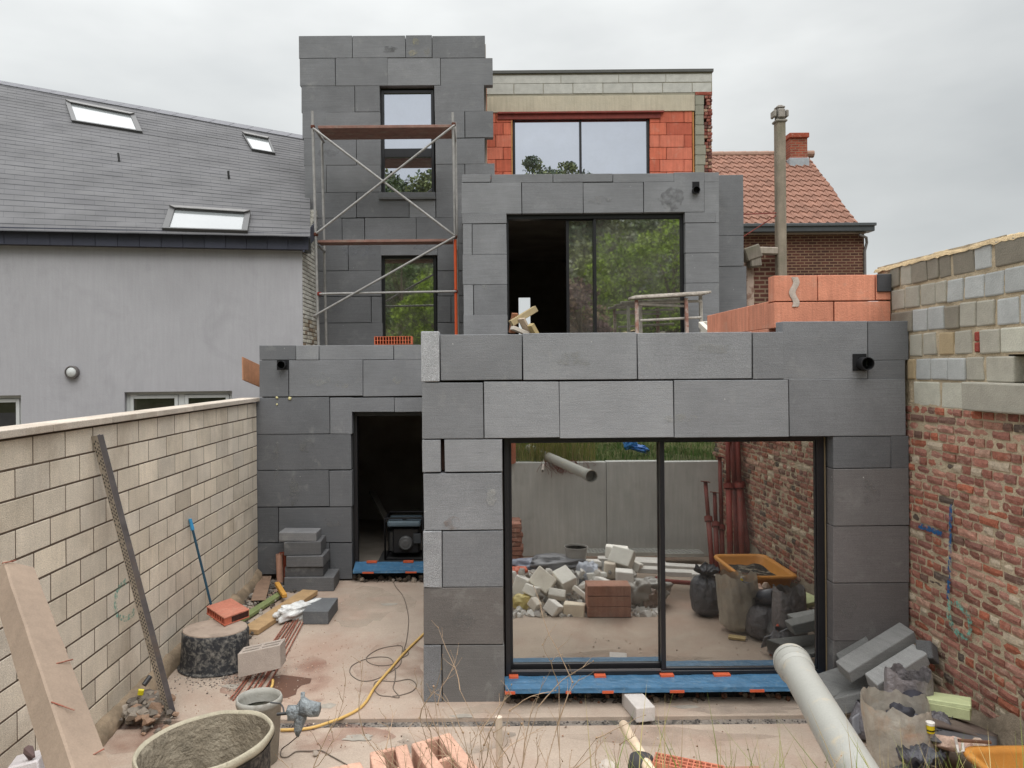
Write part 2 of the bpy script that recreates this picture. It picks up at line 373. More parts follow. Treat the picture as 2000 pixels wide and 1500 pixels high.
M_soil = material('lawn_soil', C(78, 84, 42), .95, .3, 2, .5, 8, stain=(C(110, 92, 66), 1.2, .5, .7, .6), tint=False)
M_generic = material('mixed', (1, 1, 1), .75, .12, 9, .2, 50)
M_genericm = material('mixed_gloss', (1, 1, 1), .4, .12, 9, .1, 50, spec=.5)
G_front = glass('sliding_door_glass', .50, (.92, .92, .89), (.30, .32, .31))
G_up = glass('sky_reflecting_glass', .70, (.86, .90, 1.0), (.22, .24, .24))
G_mid = glass('terrace_door_glass', .56, (.95, .98, .90), (.35, .37, .35), .022, (.05, .24))  # heavier dust layer also paints a whitish haze over the reflections

def filmmat(name, col, alpha):
    m = material(name, col, .3, .2, 6, .5, 14, dist=.03, spec=.6, stain=(C(196, 150, 110), 4, .58, .7, .5)); t = m.node_tree; l = t.links.new
    out = [n for n in t.nodes if n.type == 'OUTPUT_MATERIAL'][0]; bs = [n for n in t.nodes if n.type == 'BSDF_PRINCIPLED'][0]
    tr = N(t, 'ShaderNodeBsdfTransparent'); tr.inputs[0].default_value = (.9, .88, .85, 1); mx = N(t, 'ShaderNodeMixShader', i_0=alpha); l(tr.outputs[0], mx.inputs[1]); l(bs.outputs[0], mx.inputs[2]); l(mx.outputs[0], out.inputs[0]); return m
M_film = filmmat('translucent_film', C(190, 182, 170), .70)
# ------------------------------------------------------------------ ground and terrain behind the camera
def struct(o): o['kind'] = 'structure'; return o
mb = MB(); mb.box(-300, 300, 1.7, 600, G - .6, G - .04); struct(mb.build('ground', material('bare_ground', C(120, 110, 98), .95, .2, 1, .4, 20, tint=False)))
XL, XR = -3.0, 3.74
mb = MB(); mb.box(XL - .1, XR + .2, 6.255, 10.9, G - .12, G); struct(mb.build('yard_slab', M_conc, bevel=.006))
mb = MB(); mb.box(XL - .1, XR + .2, 1.72, 6.11, G - .12, G - .004); struct(mb.build('yard_slab_front', M_conc, bevel=.006))
mb = MB(); mb.box(XL - .1, XR + .2, 6.11, 6.255, G - .12, G - .035); struct(mb.build('slab_joint', material('joint_grit', C(128, 120, 112), .9, .3, 20, .8, 90, stain=(C(60, 58, 56), 5, .5, .6, .8), tint=False)))
def hill(x, y):
    d = max(0, -12 - y); a = math.hypot(x * .6, 0)
    z = -1.44 + .10 * noise.noise(Vector((x * .8, y * .8, 0))) + min(d, 60) ** 1.25 * .105 + .8 * noise.noise(Vector((x * .05, y * .05, 3)))* min(1, d / 10)
    return z + (.03 * noise.noise(Vector((x * 5, y * 5, 0))))
def hgrid(x0, x1, y0, y1, nx, ny):
    return MB().grid(lambda u, v: (x0 + (x1 - x0) * u, y0 + (y1 - y0) * v, hill(x0 + (x1 - x0) * u, y0 + (y1 - y0) * v) if y0 + (y1 - y0) * v < 1.70 else -1.46), nx, ny)
mb = hgrid(-9, 14, -6, 1.74, 90, 40); struct(mb.build('lawn', M_soil, smooth=True))
mb = hgrid(-150, 150, -140, -5.98, 90, 60); struct(mb.build('hillside', M_soil, smooth=True))

# retaining wall under the camera (seen mirrored in the big sliding door)
rw = thing('retaining_wall', 'smooth cast concrete retaining wall below the lawn edge, mirrored in the big sliding door', 'retaining wall', (0.4, 1.78, G))
jx = [R(1187, 1000, M2 - 1.85).x, R(1287, 1000, M2 - 1.85).x]
for x0, x1 in ((XL, -1.4), (-1.394, jx[0] - .004), (jx[0] + .004, XR)):
    MB().box(x0, x1, 1.70, 1.86, G, -1.43 + random.uniform(-.006, .006)).build('wall_panel', M_wallconc, rw, bevel=.006)

# ------------------------------------------------------------------ cream block wall on the left
lw = thing('block_wall', 'long cream concrete block garden wall with a pale coping, left of the yard', 'garden wall', (XL, 6, G))
mb = MB()
zt = -.42; ry0, ry1 = 1.0, 10.33
for k in range(13):
    z1 = zt - .197 * k - .0065; z0 = max(zt - .197 * (k + 1) + .0065, G - .03)
    if z1 < G: break
    y = ry1; first = k % 2
    while y > ry0:
        L_ = .19 if first else .39; first = 0; y0 = y - L_; t = random.gauss(1, .075)
        c = (C(182, 172, 157, k=1.40 * t)); h = random.uniform(-.012, .012)
        mb.box(XL - .1, XL + random.uniform(-.0008, .0015), max(y0, ry0), min(y, ry1), z0, z1, (c[0] * (1 + h), c[1], c[2] * (1 - 2 * h)))
        y -= L_ + .011
mb.build('blockwork', M_blk, lw, bevel=.003, seg=1)
MB().box(XL - .16, XL - .0018, ry0, ry1, G, zt).build('joint_mortar', material('dark_joint', C(88, 74, 62), .95, .2, 10, .4, 50, tint=False), lw)
mb = MB()
for k in range(11):
    y0 = ry0 + k * .86; y1 = min(y0 + .855, ry1)
    mb.box(XL - .2, XL + .045, y0, y1, zt + .012, -.355, C(202, 190, 176, k=.86 * random.uniform(.90, 1.06)))
mb.build('coping', M_blk, lw, bevel=.006, seg=2)
# rough mortar fillet and splash along its foot
def fil(u, v):
    y = 1.9 + 8.4 * u; h = .13 + .10 * noise.noise(Vector((y * 1.3, 0, 5))) + .05 * noise.noise(Vector((y * 6, 0, 2)))
    a = v * math.pi / 2
    w = .10 + .05 * noise.noise(Vector((y * 2, 3, 5)))
    return (XL + .0 + w * math.sin(a) + .012 * noise.noise(Vector((y * 9, v * 5, 0))), y, G + h * math.cos(a) + .01 * noise.noise(Vector((y * 11, v * 7, 4))))
MB().grid(fil, 160, 6, C(152, 134, 112, k=.9)).build('mortar_fillet', material('dirty_mortar', (1, 1, 1), .95, .3, 7, .9, 40, stain=(C(110, 98, 82), 4, .45, .65, .7)), lw, smooth=True)
# turquoise spray mark: a broken loop of paint on the blocks
def spray(parent, mat, pts, w, off, name='paint_mark'):
    mb = MB(); pts = [Vector(p) for p in pts]
    for a, b in zip(pts, pts[1:]):
        n = max(1, int((b - a).length / .02))
        for i in range(n):
            p = a.lerp(b, i / n); q = a.lerp(b, (i + 1) / n); ww = w * random.uniform(.7, 1.15)
            d = (q - p).normalized(); sd_ = d.cross(Vector((1, 0, 0))).normalized() * ww / 2
            mb.add([p - sd_ + off, p + sd_ + off, q + sd_ + off, q - sd_ + off], [(0, 1, 2, 3)])
    return mb.build(name, mat, parent)
def paintmat(name, col, lo=.42, hi=.6, nscale=30.0, amax=1.0):
    if name in MATS: return MATS[name]
    m = material(name, col, .8, .1, 5, 0, tint=False); t = m.node_tree; l = t.links.new
    out = [n for n in t.nodes if n.type == 'OUTPUT_MATERIAL'][0]; bs = [n for n in t.nodes if n.type == 'BSDF_PRINCIPLED'][0]
    geo = N(t, 'ShaderNodeNewGeometry'); n_ = N(t, 'ShaderNodeTexNoise', i_Scale=nscale, i_Detail=6.0); l(geo.outputs['Position'], n_.inputs[0])
    r_ = N(t, 'ShaderNodeMapRange', i_1=lo, i_2=hi, i_4=amax); l(n_.outputs[0], r_.inputs[0]); l(r_.outputs[0], bs.inputs['Alpha']); return m
M_turq = paintmat('turquoise_spray', C(118, 182, 165), .40, .72); M_bspray = paintmat('blue_spray', C(38, 88, 135), .40, .58)
def wallpts(lst, X): return [PX(a, b, X) for a, b in lst]
spray(lw, M_turq, wallpts([(245, 1135), (233, 1145), (226, 1158), (225, 1180), (226, 1196), (233, 1206), (245, 1209), (258, 1201), (262, 1189)], XL), .05, Vector((.004, 0, 0)))

# ------------------------------------------------------------------ old brick and block wall on the right
bw = thing('old_brick_wall', 'old red brick wall with mortar-smeared grey blocks on top, right of the yard', 'brick wall', (XR, 4.5, G))
cols = [(158, 98, 86), (166, 110, 98), (146, 88, 78), (178, 128, 112), (142, 92, 86), (164, 106, 94), (116, 84, 78), (188, 148, 130), (84, 74, 72), (204, 188, 166), (172, 94, 72), (156, 102, 92), (168, 120, 108), (164, 98, 82), (132, 78, 70)]
mb = MB(); z = -.345; row = 0
while z > G - .02:
    h = .055 * random.uniform(.92, 1.08); y = 6.99 - random.uniform(0, .12)
    header = (row % 3 == 0)
    wav = lambda yy: .008 * noise.noise(Vector((yy * 1.2, row * .2, 0)))
    while y > 1.5:
        L = (random.uniform(.085, .115) if (header or random.random() < .15) else random.uniform(.165, .215))
        t = random.uniform(.82, 1.15); c = random.choice(cols); pr = random.uniform(-.012, .003)
        y0 = y - L; zz = z + wav(y); b = len(mb.v)
        # pillow-faced brick: 4x3 grid front, pushed back and skewed at its edges
        nu_, nv_ = 4, 3
        for j in range(nv_):
            for i in range(nu_):
                u, v = i / (nu_ - 1), j / (nv_ - 1)
                e = (1 if i in (0, nu_ - 1) else 0) + (1 if j in (0, nv_ - 1) else 0)
                mb.v.append((XR + pr + e * .005 + random.uniform(-.003, .003), y - L * u + random.uniform(-.004, .004), zz - h * v + random.uniform(-.0035, .0035)))
        for j in range(nv_):      # back rim
            for i in range(nu_):
                u, v = i / (nu_ - 1), j / (nv_ - 1); mb.v.append((XR + .05, y - L * u, zz - h * v))
        o2 = nu_ * nv_
        tint = tuple(a * .88 + .12 * b for a, b in zip(C(*c, k=t * .94), C(178, 156, 126)))
        def q(*idx): mb.f.append(tuple(b + i for i in idx)); mb.t.append(tint); mb.m.append(0)
        for j in range(nv_ - 1):
            for i in range(nu_ - 1): q(j * nu_ + i, (j + 1) * nu_ + i, (j + 1) * nu_ + i + 1, j * nu_ + i + 1)
        for i in range(nu_ - 1):
            q(i, i + 1, o2 + i + 1, o2 + i); j = (nv_ - 1) * nu_; q(j + i + 1, j + i, o2 + j + i, o2 + j + i + 1)
        for j in range(nv_ - 1):
            a = j * nu_; q(a + nu_, a, o2 + a, o2 + a + nu_); a2 = a + nu_ - 1; q(a2, a2 + nu_, o2 + a2 + nu_, o2 + a2)
        y -= L + random.uniform(.013, .022)
    z -= h + random.uniform(.014, .019); row += 1
mb.build('brickwork', M_brick, bw)
def mort(u, v):
    y = 1.5 + 5.9 * u; zz = G - .02 + (-.3 - G) * v
    return (XR + .0065 + .005 * noise.noise(Vector((y * 9, zz * 14, 0))) + .003 * noise.noise(Vector((y * 30, zz * 30, 1))), y, zz)
MB().grid(mort, 300, 130).build('bedding_mortar', M_mort, bw, smooth=True)
# upper courses of grey blocks, joints read off the photograph on the wall's plane
def yx(px): return XR * F / (px - CX)
rowsB = [(-.334, -.133, [(312, 501, 'w'), (515, 736, 'w'), (745, 1400, 'g')]),
         (-.118, .062, [(270, 322, 't'), (330, 436, 'b'), (441, 566, 'b'), (570, 692, 'b'), (700, 826, 'g'), (845, 1045, 'g')]),
         (.082, .268, [(286, 372, 'g'), (384, 480, 'g'), (500, 608, 't'), (616, 742, 'g'), (800, 946, 'g'), (950, 1600, 'w')]),
         (.290, .478, [(160, 306, 'd'), (312, 414, 'b'), (422, 540, 'b'), (546, 654, 'd'), (658, 772, 'g'), (776, 908, 'g'), (930, 1086, 'b'), (1100, 1500, 'b')]),
         (.500, .682, [(158, 252, 'g'), (258, 358, 'g'), (368, 474, 'g'), (478, 556, 'g'), (562, 676, 'b'), (690, 830, 'b'), (840, 978, 'b'), (990, 1500, 'b')]),
         (.704, .885, [(150, 216, 'd'), (222, 300, 'g'), (306, 416, 'd'), (420, 502, 'd'), (508, 592, 'd'), (602, 762, 'd'), (766, 886, 'b'), (915, 1600, 'd')])]
tone = {'w': (188, 186, 172), 'b': (168, 170, 168), 'g': (160, 156, 144), 't': (166, 148, 118), 'd': (128, 122, 110)}
mb = MB()
for z0, z1, lst in rowsB:
    for a, b_, k in lst:
        ya, yb = yx(1700 + a / 3.75), yx(1700 + b_ / 3.75); c = C(*tone[k], k=1.10 * random.uniform(.93, 1.07)); pr = random.uniform(-.006, .004)
        if z0 == -.334 and a == 745: pr = -.09
        s0 = len(mb.v); mb.box(XR + pr, XR + .12, yb, ya, z0 + random.uniform(-.006, .006), z1 + random.uniform(-.008, .006), c)
        if k == 'd': mb.jit(.007, s0)
        else: mb.jit(.004, s0)
for z0, z1, lst in rowsB:
    y_ = yx(1700 + lst[-1][1] / 3.75) - .012
    if z0 == -.118: y_ = 3.9
    while y_ > 1.6:
        L_ = random.choice([.19, .29, .39]); k_ = random.choice('bggdw'); mb.box(XR + random.uniform(-.006, .004), XR + .12, y_ - L_, y_, z0 + random.uniform(-.004, .004), z1, C(*tone[k_], k=1.05)); y_ -= L_ + .014
mb.build('upper_blocks', M_gblk, bw, bevel=.012, seg=2)
mb = MB()
for zz in (.10, .18): mb.box(XR - .002, XR + .05, yx(1700 + 796 / 3.75), yx(1700 + 762 / 3.75), zz, zz + .07, C(150, 70, 60))
mb.build('brick_chips', M_brick, bw, bevel=.006)
def mort2(u, v):
    y = 5.34 + 1.72 * u; zz = -.35 + 1.27 * v
    return (XR + .012 + .010 * noise.noise(Vector((y * 9, zz * 10, 7))) + .004 * noise.noise(Vector((y * 30, zz * 30, 1))), y, zz)
MB().grid(mort2, 110, 80).build('block_mortar', M_mort, bw, smooth=True)
mb = MB(); mb.box(XR + .01, XR + .12, 1.5, 5.34, .075, .90); mb.box(XR + .01, XR + .12, 1.5, 5.34, -.34, -.135); mb.box(XR + .16, XR + .30, 5.33, 7.1, G, .90); mb.box(XR + .16, XR + .30, 1.5, 5.33, G, -.135); mb.box(XR + .16, XR + .30, 1.5, 5.33, .075, .90); mb.box(XR + .8, XR + .9, 1.5, 7.1, G, .9, (.2, .2, .2)); mb.box(XR + .3, XR + .8, 1.5, 5.5, -.3, -.14, (.3, .3, .3)); mb.box(XR + .3, XR + .8, 1.5, 5.5, .3, .4, (.3, .3, .3)); mb.box(XR + .3, XR + .8, 5.5, 5.6, -.3, .4, (.3, .3, .3)); mb.box(XR + .06, XR + .16, 1.5, 7.1, G, -.36); mb.box(XR + .12, XR + .17, 5.34, 7.06, -.36, .9)  # boxes added behind the opening, their dark tints paint its shade
mb.build('wall_core_and_niche_shade', M_mort, bw)
def crest(u, v):      # crumbling mortar bed along the top
    y = 1.6 + 5.5 * u; a = math.pi * v; hh = .035 + .03 * noise.noise(Vector((y * 3, 0, 9))) + .015 * noise.noise(Vector((y * 14, v * 3, 9)))
    return (XR + .12 - .13 * math.cos(a), y, .885 + hh * math.sin(a) + (0.01 if 0 < v < 1 else -.02) * random.uniform(.3, 1))
MB().grid(crest, 140, 7, (1.05, .97, .82)).build('crest_mortar', M_mort, bw, smooth=True)
spray(bw, M_bspray, wallpts([(1862, 985), (1861, 1040), (1860, 1095), (1857, 1160), (1856, 1170)], XR), .040, Vector((-.020, 0, 0)))
spray(bw, M_bspray, wallpts([(1798, 1026), (1822, 1034), (1845, 1044)], XR), .045, Vector((-.020, 0, 0)))
spray(bw, M_turq, wallpts([(1861, 1172), (1856, 1195), (1864, 1222), (1880, 1243), (1896, 1242), (1901, 1220), (1895, 1200), (1880, 1185), (1868, 1176)], XR), .055, Vector((-.020, 0, 0)))
# cement skirt thrown against the wall foot
def skirt(u, v):
    y = 2.0 + 4.3 * u; h = .36 + .22 * noise.noise(Vector((y * 1.1, 0, 15))) + .06 * noise.noise(Vector((y * 5, 0, 2)))
    return (XR - .028 - .09 * v - .03 * noise.noise(Vector((y * 5, v * 4, 1))) * v, y, G + h * (1 - v) ** .8 - .01)
MB().grid(skirt, 120, 14, C(150, 136, 118, k=.9)).build('cement_skirt', MATS['dirty_mortar'], bw, smooth=True)

# ------------------------------------------------------------------ the house being insulated
house = thing('insulated_house', 'three-storey house under construction clad in grey foam insulation boards', 'house', (0.4, 9, G))
def X_(px, py, Y): return P(px, py, Y).x
def Z_(px, py, Y): return P(px, py, Y).z
def boards(name, Y, rects, depth=.16, tone0=120, gap=1.2, lvl=(CX,), mat=None, bev=.0045, k=1.0):
    mb = MB()
    for r in rects:
        x0, y0, x1, y1 = r[:4]; g = r[4] if len(r) > 4 else tone0 + random.uniform(-6, 6); off = random.uniform(-.005, .005)
        if len(r) > 5: off = r[5]
        xm, ym = (x0 + x1) / 2, (y0 + y1) / 2; x0 -= .40; x1 += .40; y0 -= .55; y1 += .45
        Xa, Xb = X_(x0, ym, Y), X_(x1, ym, Y); Zt, Zb = Z_(xm, y0, Y), Z_(xm, y1, Y)
        j = .002
        c = C(g - 1, g, g + 2, k=k) if not isinstance(g, tuple) else C(*g, k=k)
        s0 = len(mb.v); mb.box(Xa, Xb, Y + off, Y + depth, Zb, Zt, c)
        for q_ in range(s0, len(mb.v)): vx, vy, vz = mb.v[q_]; mb.v[q_] = (vx + random.uniform(-.003, .003), vy, vz + random.uniform(-.003, .003))
    return mb.build(name, mat or M_eps, house, bevel=bev, seg=2)
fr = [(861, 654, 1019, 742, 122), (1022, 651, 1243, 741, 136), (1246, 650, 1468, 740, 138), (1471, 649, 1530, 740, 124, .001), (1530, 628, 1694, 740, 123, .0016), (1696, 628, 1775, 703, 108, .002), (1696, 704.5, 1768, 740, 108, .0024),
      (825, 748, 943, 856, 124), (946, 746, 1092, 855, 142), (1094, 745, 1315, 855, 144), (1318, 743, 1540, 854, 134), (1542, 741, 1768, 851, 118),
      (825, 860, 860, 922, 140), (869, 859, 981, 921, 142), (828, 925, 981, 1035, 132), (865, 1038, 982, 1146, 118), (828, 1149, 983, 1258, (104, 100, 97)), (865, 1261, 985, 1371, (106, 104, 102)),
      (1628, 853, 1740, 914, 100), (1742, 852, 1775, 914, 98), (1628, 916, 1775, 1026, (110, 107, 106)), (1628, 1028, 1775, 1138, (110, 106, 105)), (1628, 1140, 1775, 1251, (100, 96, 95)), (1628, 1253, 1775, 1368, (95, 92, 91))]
boards('front_insulation', YF, fr, k=1.02)
for rb_ in [(823, 648, 858, 745, 186, -.012), (828, 1038, 862, 1147, 166, -.01), (828, 1261, 862, 1371, 132, -.008)]: boards('rough_cut_board', YF, [rb_], mat=M_epscut, bev=.008, k=.95)
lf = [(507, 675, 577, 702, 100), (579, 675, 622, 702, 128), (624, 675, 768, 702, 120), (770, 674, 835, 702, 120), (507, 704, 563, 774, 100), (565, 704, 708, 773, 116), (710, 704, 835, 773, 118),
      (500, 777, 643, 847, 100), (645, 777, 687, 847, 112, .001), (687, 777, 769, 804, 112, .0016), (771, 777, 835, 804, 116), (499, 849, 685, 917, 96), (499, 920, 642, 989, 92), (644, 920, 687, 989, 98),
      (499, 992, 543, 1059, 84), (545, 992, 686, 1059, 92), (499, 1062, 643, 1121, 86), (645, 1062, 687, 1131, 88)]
boards('left_insulation', YL, lf, k=1.10)
mid = [(860, 341, 958, 355), (960, 341, 1079, 356), (1081, 340, 1196, 355), (1198, 339, 1316, 355), (1317, 337, 1375, 355), (1376, 337, 1404, 355), (902, 357, 1018, 417), (1020, 357, 1138, 416), (1140, 357, 1256, 415), (1258, 356, 1375, 414), (1376, 356, 1404, 415),
       (903, 418, 989, 436), (905, 438, 921, 497, 132), (923, 438, 989, 496), (904, 498, 990, 555), (906, 557, 924, 615, 138), (926, 557, 990, 615), (906, 616, 991, 676), (1338, 415, 1397, 434), (1339, 436, 1404, 493), (1340, 495, 1404, 552), (1340, 554, 1404, 612), (1340, 613, 1404, 680), (1398, 415, 1404, 434)]
mid = [r if i else (903, 341, 958, 355) for i, r in enumerate(mid)]
boards('terrace_floor_insulation', YM, mid, tone0=124)
boards('return_insulation', YM + .35, [(1404, 342, 1452, 459, 112), (1404, 461, 1452, 519, 110), (1404, 521, 1458, 690, 106)], depth=.3)
tw = [(584, 70, 687, 113), (689, 70, 791, 112, 118), (793, 69, 843, 112, 112), (845, 70, 947, 112), (586, 115, 654, 167), (656, 114, 756, 167), (757, 114, 859, 166, 122), (861, 114, 962, 166),
      (589, 168, 692, 219), (694, 168, 741, 218), (849, 167, 945, 217), (591, 220, 636, 270), (637, 220, 742, 270), (850, 218, 907, 269), (909, 218, 963, 268), (594, 271, 695, 322), (697, 271, 743, 322), (851, 271, 946, 320),
      (596, 323, 637, 376), (638, 323, 743, 375), (852, 321, 907, 375), (909, 320, 966, 341), (597, 377, 613, 430, 104), (613, 377, 695, 425), (697, 376, 798, 424), (744, 376, 850, 391, 106, .004), (800, 391, 850, 424, 128), (852, 376, 907, 424),
      (613, 427, 667, 475), (669, 427, 711, 475), (713, 426, 812, 475), (814, 425, 907, 475), (620, 477, 679, 528), (681, 477, 744, 528), (744, 477, 854, 498), (855, 476, 907, 528), (621, 530, 744, 578), (855, 530, 907, 577),
      (621, 580, 724, 630), (726, 580, 745, 630), (855, 579, 880, 629), (882, 579, 907, 629), (621, 632, 747, 685), (855, 631, 907, 685)]
boards('tower_insulation', YT, tw, tone0=110, k=1.10)
def side_boards():
    mb = MB(); x0 = X_(828, 900, YF); k = 0; z1 = .318
    while z1 > G + .02:
        z0 = max(z1 - .5, G + .01); y = 6.715; L = [1.0, .55][k % 2]
        while y < 10.34:
            y1 = min(y + L, 10.345); g = 118 + random.uniform(-6, 6); mb.box(x0 + random.uniform(0, .006), x0 + .148, y + .002, y1 - .002, z0 + .002, z1 - .002, C(g, g + 1, g + 3)); y = y1; L = 1.0
        z1 = z0; k += 1
    mb.build('side_insulation', M_eps, house, bevel=.0045, seg=2)
side_boards()
# masonry behind the boards, with real openings
def slabs(name, lst, mat, **kw):
    mb = MB()
    for b in lst: mb.box(*b)
    return mb.build(name, mat, house, **kw)
b0 = .161
def wall_with_hole(mb, Y, th, X0, X1, Z0, Z1, hx0, hx1, hz0, hz1):
    mb.box(X0, hx0, Y, Y + th, Z0, Z1); mb.box(hx1, X1, Y, Y + th, Z0, Z1)
    if hz1 < Z1: mb.box(hx0, hx1, Y, Y + th, hz1, Z1)
    if hz0 > Z0: mb.box(hx0, hx1, Y, Y + th, Z0, hz0)
OP = {'front': (X_(985, 1080, YF), X_(1627, 1080, YF), G, Z_(1300, 856, YF)),
      'left': (X_(688, 950, YL), X_(835, 950, YL), G, Z_(760, 804, YL)),
      'mid': (X_(989, 530, YM), X_(1338, 530, YM), .0, Z_(1160, 416, YM)),
      'tup': (X_(742, 280, YT), X_(849, 280, YT), Z_(795, 384, YT), Z_(795, 167, YT)),
      'tlow': (X_(745, 590, YT), X_(855, 590, YT), .0, Z_(800, 498, YT)),
      'top': (X_(1000, 290, YB), X_(1268, 290, YB), Z_(1130, 350, YB), Z_(1130, 229, YB))}
mb = MB(); XF0, XF1 = X_(828, 900, YF), XR - .01
wall_with_hole(mb, YF + b0, .14, XF0 + .15, XF1, G, .30, *OP['front']); mb.box(XF0 + .15, XF0 + .3, YF + b0 + .14, 12.4, G, .30); mb.box(XF0 + .3, XF1, YF + b0 + .14, 12.4, .0, .06)
wall_with_hole(mb, YL + b0, .2, -2.97, XF0, G, .30, *OP['left']); mb.box(-2.97, XF0, YL + b0 + .2, 14.3, .0, .06)
XM0, XM1 = X_(905, 500, YM), X_(1404, 500, YM)
wall_with_hole(mb, YM + b0, .2, XM0, XM1, -.2, Z_(1160, 343, YM), *OP['mid'])
XT0, XT1 = X_(613, 400, YT), X_(947, 200, YT)
wall_with_hole(mb, YT + b0, .1, XT0, XT1, Z_(800, 400, YT), Z_(760, 76, YT), *OP['tup'])
wall_with_hole(mb, YT + b0, .1, XT0, XT1, -.1, Z_(800, 410, YT), *OP['tlow'])
mb.build('masonry_shell', M_shell, house)
# dark rooms behind the openings (walls, floor and ceiling round real space)
def room(name, x0, x1, y0, y1, z0, z1, hole=None):
    mb = MB(); t = .08
    mb.box(x0 - t, x0, y0, y1, z0 - t, z1 + t); mb.box(x1, x1 + t, y0, y1, z0 - t, z1 + t); mb.box(x0, x1, y0, y1, z0 - t, z0); mb.box(x0, x1, y0, y1, z1, z1 + t)
    if hole: wall_with_hole(mb, y1, t, x0 - t, x1 + t, z0 - t, z1 + t, *hole)
    else: mb.box(x0 - t, x1 + t, y1, y1 + t, z0 - t, z1 + t)
    return mb.build(name, material('dark_room_surface', C(150, 142, 132), .95, .25, 1.5, .2, 20, tint=False), house)
room('ground_floor_room', XF0 + .31, XR - .1, YF + b0 + .15, 12.0, G + .01, -.05)
room('utility_room', -2.9, XF0 - .005, YL + b0 + .21, 14.6, G + .01, -.05)
room('terrace_room', XM0 + .1, XM1 - .1, YM + b0 + .21, 20.0, .02, Z_(1160, 400, YM) + .1, hole=(P(1013, 600, 20).x, P(1036, 600, 20).x, P(1020, 690, 20).z, P(1020, 581, 20).z))
room('stair_room', XT0 + .05, XT1 - .05, YT + b0 + .11, 18.0, .02, Z_(760, 84, YT))
# windows
def framebars(mb, x0, x1, z0, z1, y0, y1, l, r, b, t):
    mb.box(x0, x0 + l, y0, y1, z0, z1); mb.box(x1 - r, x1, y0, y1, z0, z1); mb.box(x0 + l, x1 - r, y0, y1, z1 - t, z1); mb.box(x0 + l, x1 - r, y0, y1, z0, z0 + b)
def win_big():
    Y = YF + .115; s = Y / F; mb = MB()
    x0, x1 = X_(986, 1080, Y), X_(1611, 1080, Y); z1 = Z_(1300, 852, Y); z0 = Z_(1300, 1318, Y)
    framebars(mb, x0, x1, z0, z1, Y, Y + .12, .045, .065, .035, .045)
    w = mb.build('sliding_door', M_frame, house, bevel=.003)
    xm = X_(1296, 1080, Y)
    mb = MB(); framebars(mb, x0 + .046, xm + .022, z0 + .036, z1 - .046, Y + .060, Y + .10, .022, .04, .05, .01); mb.build('sliding_leaf', M_frame, w, bevel=.003)
    mb = MB(); framebars(mb, xm - .022, x1 - .066, z0 + .036, z1 - .046, Y + .012, Y + .052, .04, .012, .022, .01); mb.build('sliding_leaf', M_frame, w, bevel=.003)
    MB().box(x0 + .05, xm - .03, Y + .001 - .004, Y + .012, z0 + .036, z0 + .052).build('bottom_rail', material('grey_rail', C(105, 100, 98), .4, .05, 5, 0, metal=.3), w)
    MB().box(x0 + .062, xm - .015, Y + .078, Y + .084, z0 + .08, z1 - .052).build('pane', G_front, w)
    MB().box(xm + .016, x1 - .076, Y + .028, Y + .034, z0 + .056, z1 - .052).build('pane', G_front, w)
    MB().box(x1 + .002, x1 + .007, Y - .01, Y + .06, z0, z1 - .02, C(132, 116, 90)).build('foam_seal', M_generic, w)
win_big()
def win(name, Y, px0, py0, px1, py1, fr_, trans=None, mull=None, g=None, opening=None):
    ym = (py0 + py1) / 2; xm = (px0 + px1) / 2
    x0, x1, z1, z0 = X_(px0, ym, Y), X_(px1, ym, Y), Z_(xm, py0, Y), Z_(xm, py1, Y)
    mb = MB(); framebars(mb, x0, x1, z0, z1, Y, Y + .09, fr_, fr_, fr_, fr_)
    if trans: a, b = trans; mb.box(x0 + fr_, x1 - fr_, Y - .004, Y + .085, Z_(xm, b, Y), Z_(xm, a, Y))
    if mull: a, b = mull; mb.box(X_(a, ym, Y), X_(b, ym, Y), Y - .004, Y + .085, z0 + fr_, z1 - fr_)
    w = mb.build(name, M_frame, house, bevel=.003)
    MB().box(x0 + fr_ * .8, x1 - fr_ * .8, Y + .04, Y + .048, z0 + fr_ * .8, z1 - fr_ * .8).build('pane', g, w); return w
win('tower_window', YT + .10, 745, 176, 848, 385, .055, trans=(290, 307), g=G_up)
win('tower_window', YT + .10, 746, 499, 853, 705, .06, g=G_mid)
win('top_floor_window', YB + .06, 1002, 228, 1268, 345, .045, mull=(1132, 1136), g=G_up)
MB().box(X_(741, 386, YT), X_(851, 386, YT), YT - .05, YT + .1, Z_(795, 390, YT), Z_(795, 385, YT), C(92)).build('window_sill', M_genericm, house, bevel=.003)
# terrace sliding door: left leaf open, two panes to its right
Y = YM + .10; mb = MB(); zt_, zb_ = Z_(1160, 417, Y), .07
mb.box(X_(990, 530, Y), X_(1337, 530, Y), Y, Y + .14, zt_ - .085, zt_)
mb.box(X_(990, 530, Y), X_(994, 530, Y), Y, Y + .14, zb_, zt_ - .085); mb.box(X_(1330, 530, Y), X_(1337, 530, Y), Y, Y + .14, zb_, zt_ - .085)
td = mb.build('terrace_door', M_frame, house, bevel=.003)
mb = MB(); framebars(mb, X_(1107, 530, Y), X_(1165, 530, Y), zb_, zt_ - .09, Y + .07, Y + .11, .05, .03, .04, .02); mb.build('sliding_leaf', M_frame, td, bevel=.003)
MB().box(X_(1111, 530, Y), X_(1163, 530, Y), Y + .088, Y + .094, zb_ + .03, zt_ - .1).build('pane', G_mid, td)
mb = MB(); framebars(mb, X_(1160, 530, Y), X_(1330, 530, Y), zb_, zt_ - .088, Y + .01, Y + .05, .045, .01, .04, .012); mb.build('sliding_leaf', M_frame, td, bevel=.003)
MB().box(X_(1164, 530, Y), X_(1329, 530, Y), Y + .028, Y + .034, zb_ + .03, zt_ - .095).build('pane', G_mid, td)
